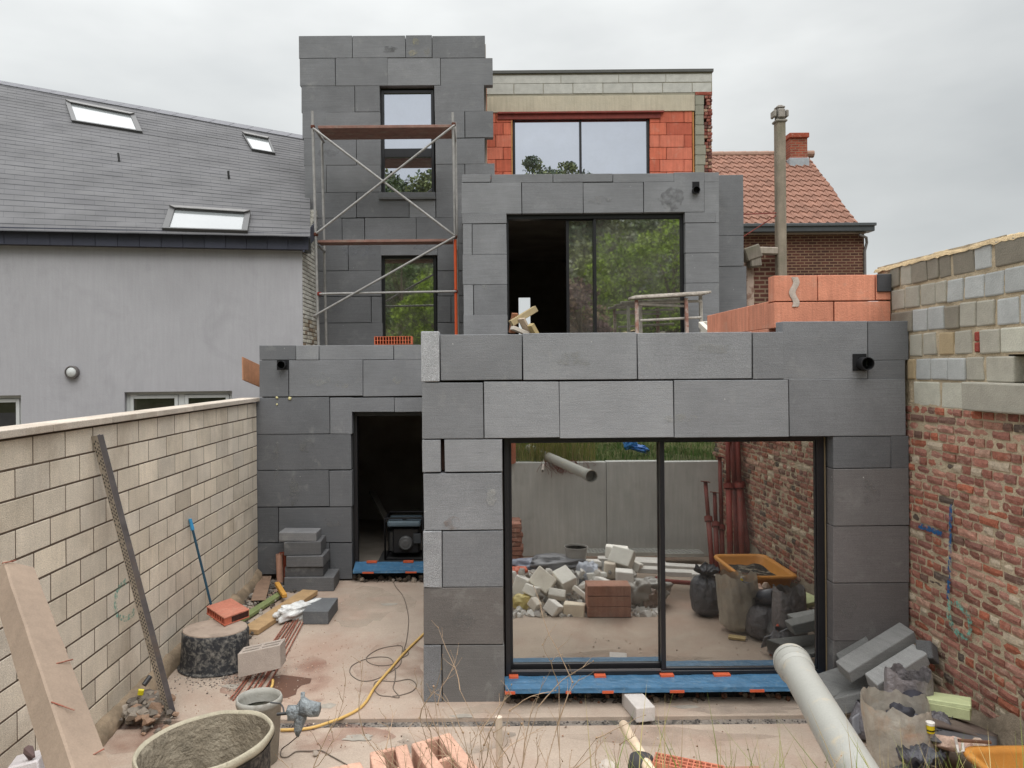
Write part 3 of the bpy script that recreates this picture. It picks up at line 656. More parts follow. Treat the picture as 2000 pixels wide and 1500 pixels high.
# back door opening: dark frame
Y = YL + .13; mb = MB(); x0, x1, z1 = X_(690, 950, Y), X_(835, 950, Y), Z_(760, 804, Y)
mb.box(x0, x0 + .06, Y, Y + .1, G + .12, z1); mb.box(x0 + .06, x1, Y, Y + .1, z1 - .06, z1); mb.box(x0, x1, Y, Y + .1, G + .06, G + .12)
mb.build('door_frame', M_frame, house, bevel=.003)
# blue film-wrapped thresholds with orange tape
def sill(x0, x1, yb, yf, zb, zf, lip, tapes_top, tapes_lip, Ymid):
    mb = MB(); n = 160
    def f(u, v):
        x = x0 + (x1 - x0) * u; r = .005 * noise.noise(Vector((x * 7, v * 9, yb))) + .002 * noise.noise(Vector((x * 30, v * 9, yb)))
        if v <= .8: t = v / .8; return (x, yb + (yf - yb) * t, zb + (zf - zb) * t + r)
        t = (v - .8) / .2; return (x, yf - .004 * t + r, zf - lip * t)
    mb.grid(f, n, 10); mb.box(x0 + .002, x1 - .002, yf + .012, yb, zf - lip, min(zb, zf) - .012)
    s = mb.build('threshold', M_bluefilm, house)
    for a, w in tapes_top: MB().box(a, a + w, yb - .05, yb + .012, zb - .006, zb + .016).build('tape', M_tape, s)
    for a, w in tapes_lip: MB().box(a, a + w, yf - .012, yf + .02, zf - lip - .003, zf - lip + .018).build('tape', M_tape, s)
Yb = YF + .112; zb = Z_(1200, 1319, Yb); Yf_ = 6.40; zf = Z_(1200, 1344, Yf_)
sill(X_(986, 1335, YF), X_(1612, 1335, Yb), Yb, Yf_, zb, zf, .038, [(X_(p, 1318, Yb), w * Yb / F) for p, w in ((994, 18), (1160, 22), (1288, 26), (1392, 32))], [(X_(p, 1350, Yf_), w * Yf_ / F) for p, w in ((986, 20), (1105, 10), (1176, 22), (1308, 28), (1464, 28))], Yb)
Yb2 = YL + .12; z2 = Z_(760, 1097, Yb2); Yf2 = YL - .12
sill(X_(689, 1100, Yf2), X_(835, 1100, Yb2), Yb2, Yf2, z2, Z_(760, 1114, Yf2), .035, [(X_(p, 1097, Yb2), .14) for p in (717, 788)], [(X_(p, 1115, Yf2), .15) for p in (708, 792)], Yb2)
# rubble below the thresholds, near-black boxes painting the shade of the gap
mb = MB()
for k in range(90):
    x = random.uniform(X_(990, 1350, YF), X_(1615, 1350, YF)); mb.rock((x, random.uniform(6.50, 6.62), G + random.uniform(0, .05)), random.uniform(.012, .04), tint=C(*random.choice([(96, 86, 76), (70, 62, 56), (125, 112, 98), (120, 84, 66)]), k=.8))
mb2 = MB()
for k in range(40):
    x = random.uniform(X_(692, 1110, YL), X_(828, 1110, YL)); mb2.rock((x, random.uniform(10.26, 10.4), G + random.uniform(0, .05)), random.uniform(.015, .05), tint=C(*random.choice([(96, 86, 76), (70, 62, 56), (165, 152, 138)]), k=.8))
mb.box(X_(986, 1350, YF), X_(1627, 1350, YF), 6.60, 6.70, G, G + .13, C(40)); mb2.box(X_(689, 1110, YL), XF0, 10.42, 10.55, G, G + .1, C(36))
mb.build('threshold_rubble_and_shade', M_rub, house); mb2.build('threshold_rubble_and_shade', M_rub, house)
# overflow spouts
def spout(px, py, Y, r, L, dx=0.0, hole=None):
    c = P(px, py, Y); mb = MB(); mb.pipe(c + Vector((0, .2, 0)), c - Vector((dx, L, .005)), r, .005, 24); mb.build('overflow_spout', M_black, house, smooth=False)
    if hole: a = hole; MB().box(X_(a[0], py, Y), X_(a[2], py, Y), Y - .0065, Y - .003, Z_(px, a[3], Y), Z_(px, a[1], Y), (1, 1, 1)).build('spout_hole_shade', M_dark, house)  # thin black plate on the board paints the shade of a hole
spout(1684, 709, YF, .055, .10, hole=(1665, 691, 1692, 724))
spout(553, 712, YL, .055, .12, hole=(541, 703, 563, 722)); spout(1358, 372, YM, .06, .08, hole=(1352, 355, 1366, 378))
# vertical gaps where boards fall short
MB().box(X_(861, 890, YF), X_(868, 890, YF), YF + .10, YF + .155, Z_(864, 921, YF), Z_(864, 861, YF), C(70, 52, 46)).build('board_gap', M_rub, house)

# top floor: bare masonry
T = YB
def bx(px0, py0, px1, py1, Y): return X_(px0, (py0 + py1) / 2, Y), X_(px1, (py0 + py1) / 2, Y), Z_((px0 + px1) / 2, py1, Y), Z_((px0 + px1) / 2, py0, Y)
def rects(name, lst, Y, mat, depth=.2, bev=.004, k=1.0):
    mb = MB()
    for r in lst:
        x0, x1, z0, z1 = bx(*r[:4], Y); o = random.uniform(-.004, .004)
        mb.box(x0, x1, Y + o, Y + depth, z0, z1, C(*r[4], k=k * random.uniform(.95, 1.05)))
    return mb.build(name, mat, house, bevel=bev)
cc = (178, 177, 170); cl = [(940, 147, 1095, 163, cc), (1096, 146, 1208, 162, cc), (1209, 145, 1300, 161, cc), (1301, 144, 1390, 160, cc)]
xs = [945, 1003.5, 1061, 1119, 1177.5, 1236, 1294, 1352, 1390]
for a, b in zip(xs, xs[1:]): cl.append((a + .7, 164 - (a - 950) * .006, b - .7, 184 - (a - 950) * .010, cc))
rects('parapet_blocks', cl, T, M_gblk)
xt0, xt1 = X_(942, 140, T), X_(1391, 140, T)
MB().box(xt0, xt1, T + .012, T + .19, Z_(1160, 188, T), Z_(1160, 142, T), C(150, 145, 130)).build('parapet_mortar', M_gblk, house)
MB().box(xt0, xt1 + .02, T - .03, T + .25, Z_(1160, 142.5, T), Z_(1160, 137, T), C(74, 74, 70)).build('parapet_cap', M_genericm, house)
rects('concrete_beam', [(945, 187, 1357, 218, (176, 167, 148))], T - .012, material('beam_render', (1, 1, 1), .9, .1, 3, .4, 40, streak=.08, stain=(C(165, 160, 145), 2, .5, .7, .4)))
MB().box(X_(972, 222, T), X_(1296, 222, T), T - .06, T + .1, Z_(1130, 222, T), Z_(1130, 219, T)).box(X_(972, 222, T), X_(1290, 222, T), T - .015, T + .05, Z_(1130, 232, T), Z_(1130, 222, T)).build('steel_lintel', M_redsteel, house)
ob = []
def oc(): return random.choice([(190, 104, 80), (182, 96, 74), (194, 112, 90), (176, 92, 72)])
for i, y0 in enumerate((216, 240, 264, 288, 312, 336)):
    sp = 982 if i % 2 else 968
    for a, b in ((946, sp), (sp + 1, 1001)):
        if b - a > 3: ob.append((a, y0, b, y0 + 23.2, oc()))
    js = [1269, 1302 if i % 2 else 1322, 1352] if i % 2 else [1269, 1289, 1336, 1352]
    for a, b in zip(js, js[1:]): ob.append((a + .4, y0, b - .4, y0 + 23.2, oc()))
rects('clay_block_wall', [r for r in ob if r[0] < 1100], T + .01, M_oblk, bev=.004); rects('clay_block_wall', [r for r in ob if r[0] > 1100], T + .01, M_oblk, bev=.004)
for r in [(1353, 218, 1356, 345, (176, 122, 70)), (998.5, 234, 1001, 342, (176, 130, 84))]: rects('foam_joint', [r], T, M_generic)
nb_ = []
for i in range(8): nb_.append((1358, 186 + i * 19.5, 1377 + random.uniform(-3, 3), 186 + i * 19.5 + 18.6, (140, 138, 124)))
rects('corner_blocks', nb_, T - .005, M_gblk)
nb_ = [(1358, 179, 1391, 185.5, (140, 72, 58))]
y_ = 186.5
while y_ < 352:
    m = 1377 + random.uniform(-4, 5)
    for a, b in ((m, m + 7), (m + 7.8, 1391 + random.uniform(-1, 1))): nb_.append((a, y_, b, y_ + 5.6, random.choice([(120, 66, 56), (134, 80, 68), (96, 62, 56), (150, 120, 100)])))
    y_ += 6.5
rects('toothed_brick_corner', nb_, T - .002, M_brick, bev=.006)
mb = MB(); wall_with_hole(mb, T + .215, .12, xt0, xt1 - .01, 3.32, Z_(1160, 150, T), *OP['top']); mb.build('top_floor_masonry', M_mort, house)
room('top_floor_room', xt0 + .1, xt1 - .1, T + .34, 20, 3.5, Z_(1160, 150, T))
# side faces of the tower where the clay wall shows between the boards
for r in [(944, 168, 951, 216, (200, 140, 118)), (945, 270, 952, 318, (200, 140, 118))]: rects('clay_edge', [r], YT + .3, M_oblk)

# neighbour's plank stub behind the left roof edge
mb = MB(); A, B, D = P(472, 697, 10.6), P(473, 742, 10.6), P(512, 716, 11.1)
n_ = (B - A).cross(D - A).normalized() * .02; E = D + B - A
mb.hexa([A, D, E, B, A + n_, D + n_, E + n_, B + n_], C(176, 128, 98))
tag(mb.build('plywood_board', M_wood, bevel=.002), 'weathered plywood board sticking out behind the left corner of the grey foam wall', 'board')

for px, py, r in ((541, 777, .022), (566, 778, .028), (541, 790, .016)):
    p = P(px, py, YL - .01); MB().rock(p, r, sq=(1, .5, 1), tint=C(212, 202, 150)).build('foam_dab', M_generic, house, smooth=True)

# smears and dust on the boards
def smear(Y, px, py, w, h, col, seed, lo=.45, hi=.75, name='board_smear'):
    m = paintmat('smear_%d_%d_%d' % col, C(*col), lo - .05, hi, 13.0, .62); n = 28; vs = []; c = P(px, py, Y)
    for i in range(n):
        a = 2 * math.pi * i / n; k = 1 + .5 * noise.noise(Vector((math.cos(a) * 1.5, math.sin(a) * 1.5, seed))) + .2 * noise.noise(Vector((math.cos(a) * 5, math.sin(a) * 5, seed)))
        vs.append((c.x + math.cos(a) * w / 2 * k * Y / F, Y - .0075, c.z + math.sin(a) * h / 2 * k * Y / F))
    MB().add(vs, [tuple(range(n))]).build(name, m, house)
for i_, q_ in enumerate([(YF, 886, 1022, 34, 22, (122, 104, 94)), (YF, 1330, 815, 60, 14, (166, 166, 160)), (YF, 962, 970, 26, 30, (170, 170, 166)), (YF, 1700, 960, 40, 50, (128, 126, 124)), (YF, 1655, 1190, 30, 40, (122, 120, 118)), (YF, 1120, 700, 60, 26, (150, 150, 146)), (YF, 1400, 680, 70, 20, (156, 156, 152)), (YF, 905, 1210, 50, 30, (120, 118, 116)),
     (YL, 622, 740, 46, 22, (156, 156, 152)), (YL, 668, 752, 24, 14, (160, 158, 152)), (YL, 540, 900, 14, 60, (132, 132, 130)), (YL, 600, 870, 30, 34, (120, 120, 118)), (YL, 775, 742, 16, 14, (170, 168, 160)), (YL, 575, 960, 20, 50, (124, 124, 122)), (YL, 650, 1020, 30, 20, (120, 118, 116)),
     (YM, 1310, 392, 50, 40, (104, 104, 104)), (YM, 950, 560, 14, 10, (160, 160, 156)), (YM, 1170, 390, 50, 14, (138, 138, 138)), (YT, 812, 82, 12, 14, (178, 172, 140)), (YT, 806, 103, 18, 12, (170, 164, 140)), (YT, 833, 100, 10, 16, (150, 148, 138)), (YT, 760, 96, 26, 12, (92, 92, 92)), (YT, 700, 490, 70, 26, (138, 140, 146)), (YT, 830, 480, 50, 20, (134, 136, 142)), (YT, 640, 300, 40, 18, (124, 124, 126))]): smear(*q_, i_ * 2.7)
# ------------------------------------------------------------------ neighbour on the left
def brickmat(name, c1, c2, cm_, w, h, m, use_uv=False, axes='xz', bump=.5):
    mt = bpy.data.materials.new(name); mt.use_nodes = True; t = mt.node_tree; t.nodes.clear(); l = t.links.new
    out = N(t, 'ShaderNodeOutputMaterial'); bs = N(t, 'ShaderNodeBsdfPrincipled', i_Roughness=.85); l(bs.outputs[0], out.inputs[0])
    bs.inputs['Specular IOR Level'].default_value = .3
    if use_uv: vec = N(t, 'ShaderNodeUVMap').outputs[0]
    else:
        g = N(t, 'ShaderNodeNewGeometry'); sp = N(t, 'ShaderNodeSeparateXYZ'); l(g.outputs['Position'], sp.inputs[0]); cb = N(t, 'ShaderNodeCombineXYZ')
        l(sp.outputs['XYZ'.index(axes[0].upper())], cb.inputs[0]); l(sp.outputs['XYZ'.index(axes[1].upper())], cb.inputs[1]); vec = cb.outputs[0]
    br = N(t, 'ShaderNodeTexBrick', i_Scale=1.0); l(vec, br.inputs[0])
    br.inputs['Color1'].default_value = (*c1, 1); br.inputs['Color2'].default_value = (*c2, 1); br.inputs['Mortar'].default_value = (*cm_, 1)
    br.inputs['Brick Width'].default_value = w; br.inputs['Row Height'].default_value = h; br.inputs['Mortar Size'].default_value = m; br.inputs['Mortar Smooth'].default_value = .2
    gg = N(t, 'ShaderNodeNewGeometry'); nz = N(t, 'ShaderNodeTexNoise', i_Scale=1.5, i_Detail=6.0); l(gg.outputs['Position'], nz.inputs[0])
    mr_ = N(t, 'ShaderNodeMapRange', i_1=.3, i_2=.7, i_3=.82, i_4=1.15); l(nz.outputs[0], mr_.inputs[0])
    x = N(t, 'ShaderNodeMixRGB', blend_type='MULTIPLY', i_Fac=1.0); l(br.outputs[0], x.inputs[1]); l(mr_.outputs[0], x.inputs[2]); l(x.outputs[0], bs.inputs['Base Color'])
    bp = N(t, 'ShaderNodeBump', i_Strength=bump, i_Distance=.01, invert=True); l(br.outputs['Fac'], bp.inputs['Height']); l(bp.outputs[0], bs.inputs['Normal'])
    return mt
nh = thing('grey_rendered_house', 'grey rendered neighbour house with a slate roof and skylights, behind the cream block wall', 'house', (-6, 12.5, G))
E_R = P(590, 490, 12.9); E_L = Vector((P(-260, 467, 11.75).x, 11.75, E_R.z))
nd = Vector((E_R.x - E_L.x, E_R.y - E_L.y, 0)); nlen = nd.length; nd.normalize(); nn = Vector((nd.y, -nd.x, 0))   # nn points to the camera side
def nbox(mb, s0, s1, n0, n1, z0, z1, tint=(1, 1, 1)):
    p = []
    for z in (z0, z1):
        for s, n in ((s0, n1), (s1, n1), (s1, n0), (s0, n0)):
            q = E_L + nd * s + nn * n; p.append((q.x, q.y, z))
    return mb.hexa(p, tint)
def nsz(px, py, off=0.0):    # pixel -> (s, z) on the wall plane
    u, v = UV(px, py); d = Vector((u, 1, v)); o = E_L + nn * off; t = o.dot(nn) / d.dot(nn); q = d * t
    return (q - E_L).dot(nd), q.z
w1a, w1b = nsz(243, 766), nsz(453, 762); w2b = nsz(41, 772)
s1, s2, s3 = w1a[0], w1b[0], w2b[0]; zt1 = w1a[1]; zt2 = w2b[1]; zb_ = -1.3; ZE = E_R.z
mb = MB()
nbox(mb, 0, s3 - 1.6, -.3, 0, G, ZE); nbox(mb, s3 - 1.6, s3, -.3, 0, zt2, ZE); nbox(mb, s3 - 1.6, s3, -.3, 0, G, zb_); nbox(mb, s3, s1, -.3, 0, G, ZE)
nbox(mb, s1, s2, -.3, 0, zt1, ZE); nbox(mb, s1, s2, -.3, 0, G, zb_); nbox(mb, s2, nlen, -.3, 0, G, ZE)
mb.build('rendered_wall', M_grender, nh)
MB().add([], []) 
def nwin(a, b, zt, mids):
    mb = MB(); f = .055; n0, n1 = -.17, -.11
    nbox(mb, a, b, n0, n1, zt - f, zt, (1, 1, 1)); nbox(mb, a, a + f, n0, n1, zb_, zt - f); nbox(mb, b - f, b, n0, n1, zb_, zt - f); nbox(mb, a + f, b - f, n0, n1, zb_, zb_ + f)
    for m in mids: nbox(mb, m - .05, m + .05, n0, n1, zb_ + f, zt - f)
    w = mb.build('window', M_white, nh, bevel=.004)
    edges = [a] + mids + [b]
    for p, q in zip(edges, edges[1:]):
        mb = MB(); l0, l1 = p + (f if p == a else .05), q - (f if q == b else .05)
        nbox(mb, l0 + .005, l0 + .06, -.16, -.095, zb_ + f, zt - f - .005); nbox(mb, l1 - .06, l1 - .005, -.16, -.095, zb_ + f, zt - f - .005); nbox(mb, l0 + .06, l1 - .06, -.16, -.095, zt - f - .06, zt - f - .005)
        mb.build('casement', M_white, w, bevel=.004)
        mb = MB(); nbox(mb, l0 + .06, l1 - .06, -.14, -.13, zb_ + f, zt - f - .06); mb.build('pane', G_dull, w)
    mb = MB(); nbox(mb, a, b, -.8, -.75, zb_, zt); mb.build('room_shade_panel', M_dark, w)  # black panel stands in for the unlit room behind the panes
nwin(s1, s2, zt1, [nsz(352, 790)[0]]); nwin(s3 - 1.6, s3, zt2, [s3 - .8])
ls, lz = nsz(143, 727); q = E_L + nd * ls
mb = MB(); rot = (math.radians(90), 0, math.atan2(nn.y, nn.x) + math.radians(90))
mb.lathe((q.x + nn.x * .0, q.y + nn.y * .0, lz), [(.105, -.0), (.105, .07), (.09, .075), (.09, .06)], 32, rot=(math.radians(90), 0, 0)); 
nl = mb.build('wall_lamp', MATS['grey_rail'], nh, smooth=False); MB().lathe((q.x + nn.x * .0, q.y + nn.y * .0, lz), [(.088, .05), (.07, .075), (.0, .085)], 32, rot=(math.radians(90), 0, 0)).build('lamp_glass', M_white, nl, smooth=True)
# eaves band of dark blue slates
mb = MB(); s = 0
while s < nlen + .1:
    nbox(mb, s, min(s + .332, nlen + .12), .10, .16 + random.uniform(0, .004), ZE - .005, ZE + .235, C(60, 62, 74, k=random.uniform(.9, 1.1))); s += .335
mb.build('eaves_band', material('eaves_slate', (1, 1, 1), .5, .1, 4, .05), nh, bevel=.004)
mb = MB(); nbox(mb, 0, nlen + .14, -.3, .10, ZE + .0, ZE + .20, C(40)); nbox(mb, 0, nlen + .14, .08, .20, ZE + .236, ZE + .262, C(70, 72, 84)); mb.build('gutter', M_genericm, nh)
A = P(591, 462, 12.75); B = P(616, 432, 13.9)
mb = MB(); mb.hexa([A - Vector((0, 0, .26)), A + Vector((.03, 0, -.26)), B + Vector((.03, 0, -.28)), B - Vector((0, 0, .28)), A, A + Vector((.03, 0, 0)), B + Vector((.03, 0, 0)), B], C(62, 64, 78))
mb.build('verge_band', M_genericm, nh)
# white-painted brick flank of the neighbour
mb = MB(); z = ZE + .9; r_ = 0
while z > -.2:
    y = 12.93 - (.0 if r_ % 2 else .1)
    while y < 14.25:
        L = random.uniform(.16, .2); zz = z + (y - 13) * .0
        c = random.choice([(176, 172, 160), (186, 182, 170), (164, 158, 146), (150, 138, 120), (128, 112, 96)] if z < .9 else [(182, 180, 172), (170, 168, 160), (188, 186, 178)])
        if z < ZE + .1 + (y - 12.9) * .7: mb.box(-3.1, -2.955 + random.uniform(-.006, .004), max(y, 12.92), min(y + L, 14.3), z, z + .058, C(*c, k=.95))
        y += L + .012
    z -= .07; r_ += 1
mb.build('white_brick_flank', material('limewashed_brick', (1.55, 1.55, 1.55), .9, .1, 8, .4), nh, bevel=.006)
MB().box(-3.2, -2.962, 12.915, 14.3, G, ZE, C(120, 112, 100)).build('flank_core', M_generic, nh)
# slate roof
er = P(606, 462, 12.65); el = Vector((E_L.x - .5, E_L.y - .25 - .08, er.z)); rr = P(606, 273, 17.5)
pn = (el - er).cross(rr - er).normalized()
def onroof(px, py):
    u, v = UV(px, py); d = Vector((u, 1, v)); return d * (er.dot(pn) / d.dot(pn))
rl = onroof(-260, 115.5)
if pn.z < 0: pn = -pn
mb = MB(); uvs = []; rows = 36
def rp(u, v): return (el.lerp(er, u)).lerp(rl.lerp(rr, u), v)
for k in range(rows):
    v0, v1 = k / rows, (k + 1) / rows; b = len(mb.v)
    lift = random.uniform(.007, .011)
    for v, h in ((v0 - .002, 0.0), (v0, lift), (v1, .002)):
        for i in range(25):
            u = i / 24; p = rp(u, v) + pn * (h + .006 * noise.noise(Vector((u * 18, k * .7, 0)))); mb.v.append(tuple(p)); uvs.append((u * 9.6, (k + (0.02 if v <= v0 else .98)) * .2))
    for j in range(2):
        for i in range(24):
            a = b + j * 25 + i; mb.f.append((a, a + 1, a + 26, a + 25)); mb.t.append((1, 1, 1)); mb.m.append(0)
mb.build('slate_roof', brickmat('slate', C(134, 133, 134, k=.51), C(129, 128, 130, k=.51), C(78, 78, 80), .4, .2, .005, use_uv=True, bump=.2), nh, uv=uvs)
rb = MB()
for k in range(26):
    a = rp(k / 26, 1.0); b = rp((k + 1) / 26, 1.0); rb.beam(a + pn * .02, b + pn * .02 - (b - a) * .03, .28, .03, up=pn, tint=C(116, 116, 120))
rb.build('ridge_slates', M_generic, nh, bevel=.004)
def skylight(c4, ft=.11):
    q = [onroof(*p) for p in c4]; c = sum(q, Vector()) / 4
    mb = MB(); inn = [c + (p - c) * .85 for p in q]; H = pn * .065
    for i in range(4):
        j = (i + 1) % 4; mb.hexa([q[i], q[j], inn[j], inn[i], q[i] + H, q[j] + H, inn[j] + H * .8, inn[i] + H * .8], C(62, 61, 60))
    s = mb.build('skylight', M_genericm, nh, bevel=.004)
    mb = MB(); mb.add([p + H * .45 for p in inn], [(0, 1, 2, 3)]); mb.build('skylight_pane', material('skylight_glass', C(120, 124, 124), .06, .05, 3, 0, tint=False, fine=0, spec=.9, coat=.6), s)
    mb = MB(); mb.hexa([q[0] + H, q[1] + H, inn[1] + H, inn[0] + H, q[0] + H * 1.5, q[1] + H * 1.5, inn[1] + H * 1.3, inn[0] + H * 1.3], C(110, 108, 106)); mb.build('skylight_hood', M_genericm, s, bevel=.004)
skylight([(128, 201), (264, 228), (279, 262), (141, 240)]); skylight([(473, 264), (526, 275), (538, 304), (492, 296)]); skylight([(331, 410), (490, 420), (484, 457), (317, 452)])
for a, b in (((233, 300), (233, 316)), ((447, 338), (447, 350))):
    p, q = onroof(*b), onroof(*a); MB().tube([p, p + pn * .14 + (q - p) * .2], .022, 8, C(50)).build('roof_vent', M_generic, nh)

# ------------------------------------------------------------------ neighbour on the right
rh = thing('brick_house', 'dark brick house with an orange pantile roof and chimney, far right behind the site', 'house', (7, 22, G))
YR = 20.0; M_rb = brickmat('dark_brick', C(92, 56, 46), C(70, 44, 38), C(128, 104, 82), .22, .075, .012)
zr0 = Z_(1570, 457, YR); xr1 = X_(1688, 495, YR)
MB().box(4.0, xr1, YR, YR + 7, G, zr0).build('brick_wall', M_rb, rh)
MB().box(4.0, xr1 + .13, YR - .30, YR + .05, Z_(1570, 452, YR - .3), Z_(1570, 437, YR - .3), C(62, 66, 68)).box(4.0, xr1 + .16, YR - .34, YR - .28, Z_(1570, 442, YR - .3), Z_(1570, 436, YR - .3), C(72, 76, 78)).box(4.0, xr1, YR - .12, YR, zr0 - .02, Z_(1570, 452, YR - .12), C(150, 138, 126)).build('box_gutter', M_genericm, rh, bevel=.01)
RZ0 = Z_(1570, 437, YR - .2); yr = 23.5; RZ1 = P(1450, 302, yr).z
px1_ = P(1675, 435, YR - .2).x; px2_ = P(1575, 318, yr).x
nu_, nr_ = 220, 14; mb = MB(); x0_ = 4.2
for k in range(nr_):
    b = len(mb.v)
    for jj, (v, hh) in enumerate(((k / nr_ - .003, -.012), (k / nr_, .034), ((k + 1) / nr_, .0))):
        xe = px1_ + (px2_ - px1_) * v
        for i in range(nu_ + 1):
            x = x0_ + (xe - x0_) * i / nu_; ph = (x / .235 + .0) % 1.0
            wv = .040 * (math.sin(2 * math.pi * ph) + .35 * math.sin(4 * math.pi * ph)); sag = -.0
            yy = YR - .2 + (yr - YR + .2) * (v + (.010 * math.sin(2 * math.pi * ph) if jj < 2 else .010 * math.sin(2 * math.pi * ph))); zz = RZ0 + (RZ1 - RZ0) * v
            mb.v.append((x, yy - (hh + wv) * .6, zz + (hh + wv) * .75))
    for j in range(2):
        for i in range(nu_):
            a = b + j * (nu_ + 1) + i; xx = x0_ + 5.8 * i / nu_; tt = noise.noise(Vector((int(xx / .235) * 1.7, k * 2.3, 0))) * .22 + 1
            mb.f.append((a, a + 1, a + nu_ + 2, a + nu_ + 1)); mb.t.append(C(158, 116, 98, k=tt * .72)); mb.m.append(0)
mb.build('pantile_roof', material('pantile', (1, 1, 1), .85, .16, 3, .2, 20), rh, smooth=False)
MB().add([(x0_, YR - .1, RZ0 - .1), (px1_, YR - .1, RZ0 - .1), (px2_, yr, RZ1 - .1), (x0_, yr, RZ1 - .1)], [(0, 1, 2, 3)], C(80, 60, 50)).box(x0_, px2_ + .1, yr, yr + .1, G, RZ1 - .15, C(80, 60, 50)).build('roof_deck', M_generic, rh)
mb = MB(); x = x0_
while x < px2_ - .1: mb.tube([(x, yr, RZ1 + .0), (x + .36, yr, RZ1 - .005)], [.10, .115], 10, C(150, 120, 104)); x += .35
mb.build('ridge_tiles', M_generic, rh)
xa, xb = P(1533, 290, yr - .4).x, P(1571, 290, yr - .4).x; za, zb2, zc_ = P(1552, 322, yr).z, P(1552, 275, yr - .4).z, P(1552, 266, yr - .4).z
ch = MB().box(xa + .04, xb - .04, yr - .7, yr + .1, za - .6, zb2).build('chimney', brickmat('chimney_brick', C(152, 78, 56), C(126, 64, 50), C(140, 112, 92), .21, .072, .010), rh)
MB().box(xa, xb, yr - .76, yr + .14, zb2, zc_, C(146, 74, 54)).build('chimney_cap', M_brick, ch, bevel=.01)
MB().box(xa - .0, xb + .0, yr - .75, yr + .12, za - .55, za + .02, C(150, 156, 160)).build('lead_flashing', M_genericm, ch, bevel=.02)
c_ = P(1678, 458, YR - .2); MB().tube([c_, c_ + Vector((.05, 0, -.02)), P(1692, 464, YR - .1), P(1693, 474, YR - .05), P(1689, 490, YR - .03), Vector((P(1689, 490, YR - .03).x, YR - .05, 0))], .035, 10, C(110, 106, 104)).build('downpipe', M_genericm, rh)

nw = thing('brick_pier', 'old brick pier with peeling pale render, under the concrete flue elbow', 'brick pier', (5, 13.6, G))
MB().box(X_(1472, 550, 13.6), X_(1530, 550, 13.6), 13.6, 13.9, G, Z_(1490, 492, 13.6)).build('pier_brickwork', brickmat('pier_brick', C(104, 62, 52), C(84, 54, 48), C(140, 120, 100), .2, .078, .014), nw)
mb = MB(); mb.box(X_(1457, 550, 13.5), X_(1473, 550, 13.5), 13.5, 13.95, G, Z_(1465, 510, 13.5), C(176, 156, 142)); mb.build('render_strip', material('peeling_render', (1, 1, 1), .9, .15, 6, .4, stain=(C(120, 90, 76), 4, .52, .6, .8)), nw, bevel=.02)
fl = thing('concrete_flue', 'tall square weathered concrete flue with a cowl, right of the grey foam facade', 'flue', (P(1523, 500, 13.4).x, 13.4, G))
YFL = 13.4; fx = P(1524, 380, YFL).x; hw = 8.8 * YFL / F
M_fl = material('weathered_concrete', (1, 1, 1), .95, .15, 5, .5, 50, streak=.12, stain=(C(98, 100, 78), 3, .5, .7, .5))
mb = MB(); zt_f = Z_(1524, 238, YFL)
mb.obox((fx, YFL, (zt_f + G) / 2), (2 * hw, 2 * hw, zt_f - G), tint=C(136, 126, 112)); mb.build('flue_shaft', M_fl, fl, bevel=.02)
mb = MB(); za, zb2 = Z_(1524, 240, YFL), Z_(1524, 207, YFL); H = zb2 - za
mb.obox((fx, YFL, za + H * .06), (hw * 2.6, hw * 2.6, H * .16), tint=C(138, 132, 124)); mb.obox((fx, YFL, za + H * .45), (hw * 1.7, hw * 1.7, H * .72), tint=C(120, 116, 110))
for sx in (-1, 1): mb.obox((fx + sx * hw * 1.35, YFL, za + H * .50), (hw * .62, hw * 2.2, H * .42), tint=C(146, 140, 132))
mb.obox((fx, YFL - hw * 1.2, za + H * .48), (hw * 1.5, hw * .5, H * .52), tint=C(150, 144, 136)); mb.obox((fx, YFL, za + H * .88), (hw * 1.9, hw * 1.9, H * .14), tint=C(138, 132, 126)); mb.obox((fx, YFL, za + H * .98), (hw * 1.2, hw * 1.2, H * .1), tint=C(138, 132, 126))
mb.build('cowl', M_fl, fl, bevel=.02)
mb = MB(); mb.beam(P(1480, 490, YFL), P(1518, 491, YFL), .16, .13, tint=C(150, 140, 128)); mb.beam(P(1452, 500, YFL), P(1482, 490, YFL), .24, .24, tint=C(120, 112, 102)); mb.beam(P(1470, 486, YFL), P(1474, 522, YFL), .2, .2, up=(1, 0, 0), tint=C(128, 120, 110))
mb.build('flue_elbow', M_fl, fl, bevel=.02)
MB().tube([P(1444, 419, 13.3), P(1516, 416, 13.25)], .010, 6).tube([P(1446, 466, 13.3), P(1516, 421, 13.25)], .010, 6).build('stay_rod', M_redsteel, fl)

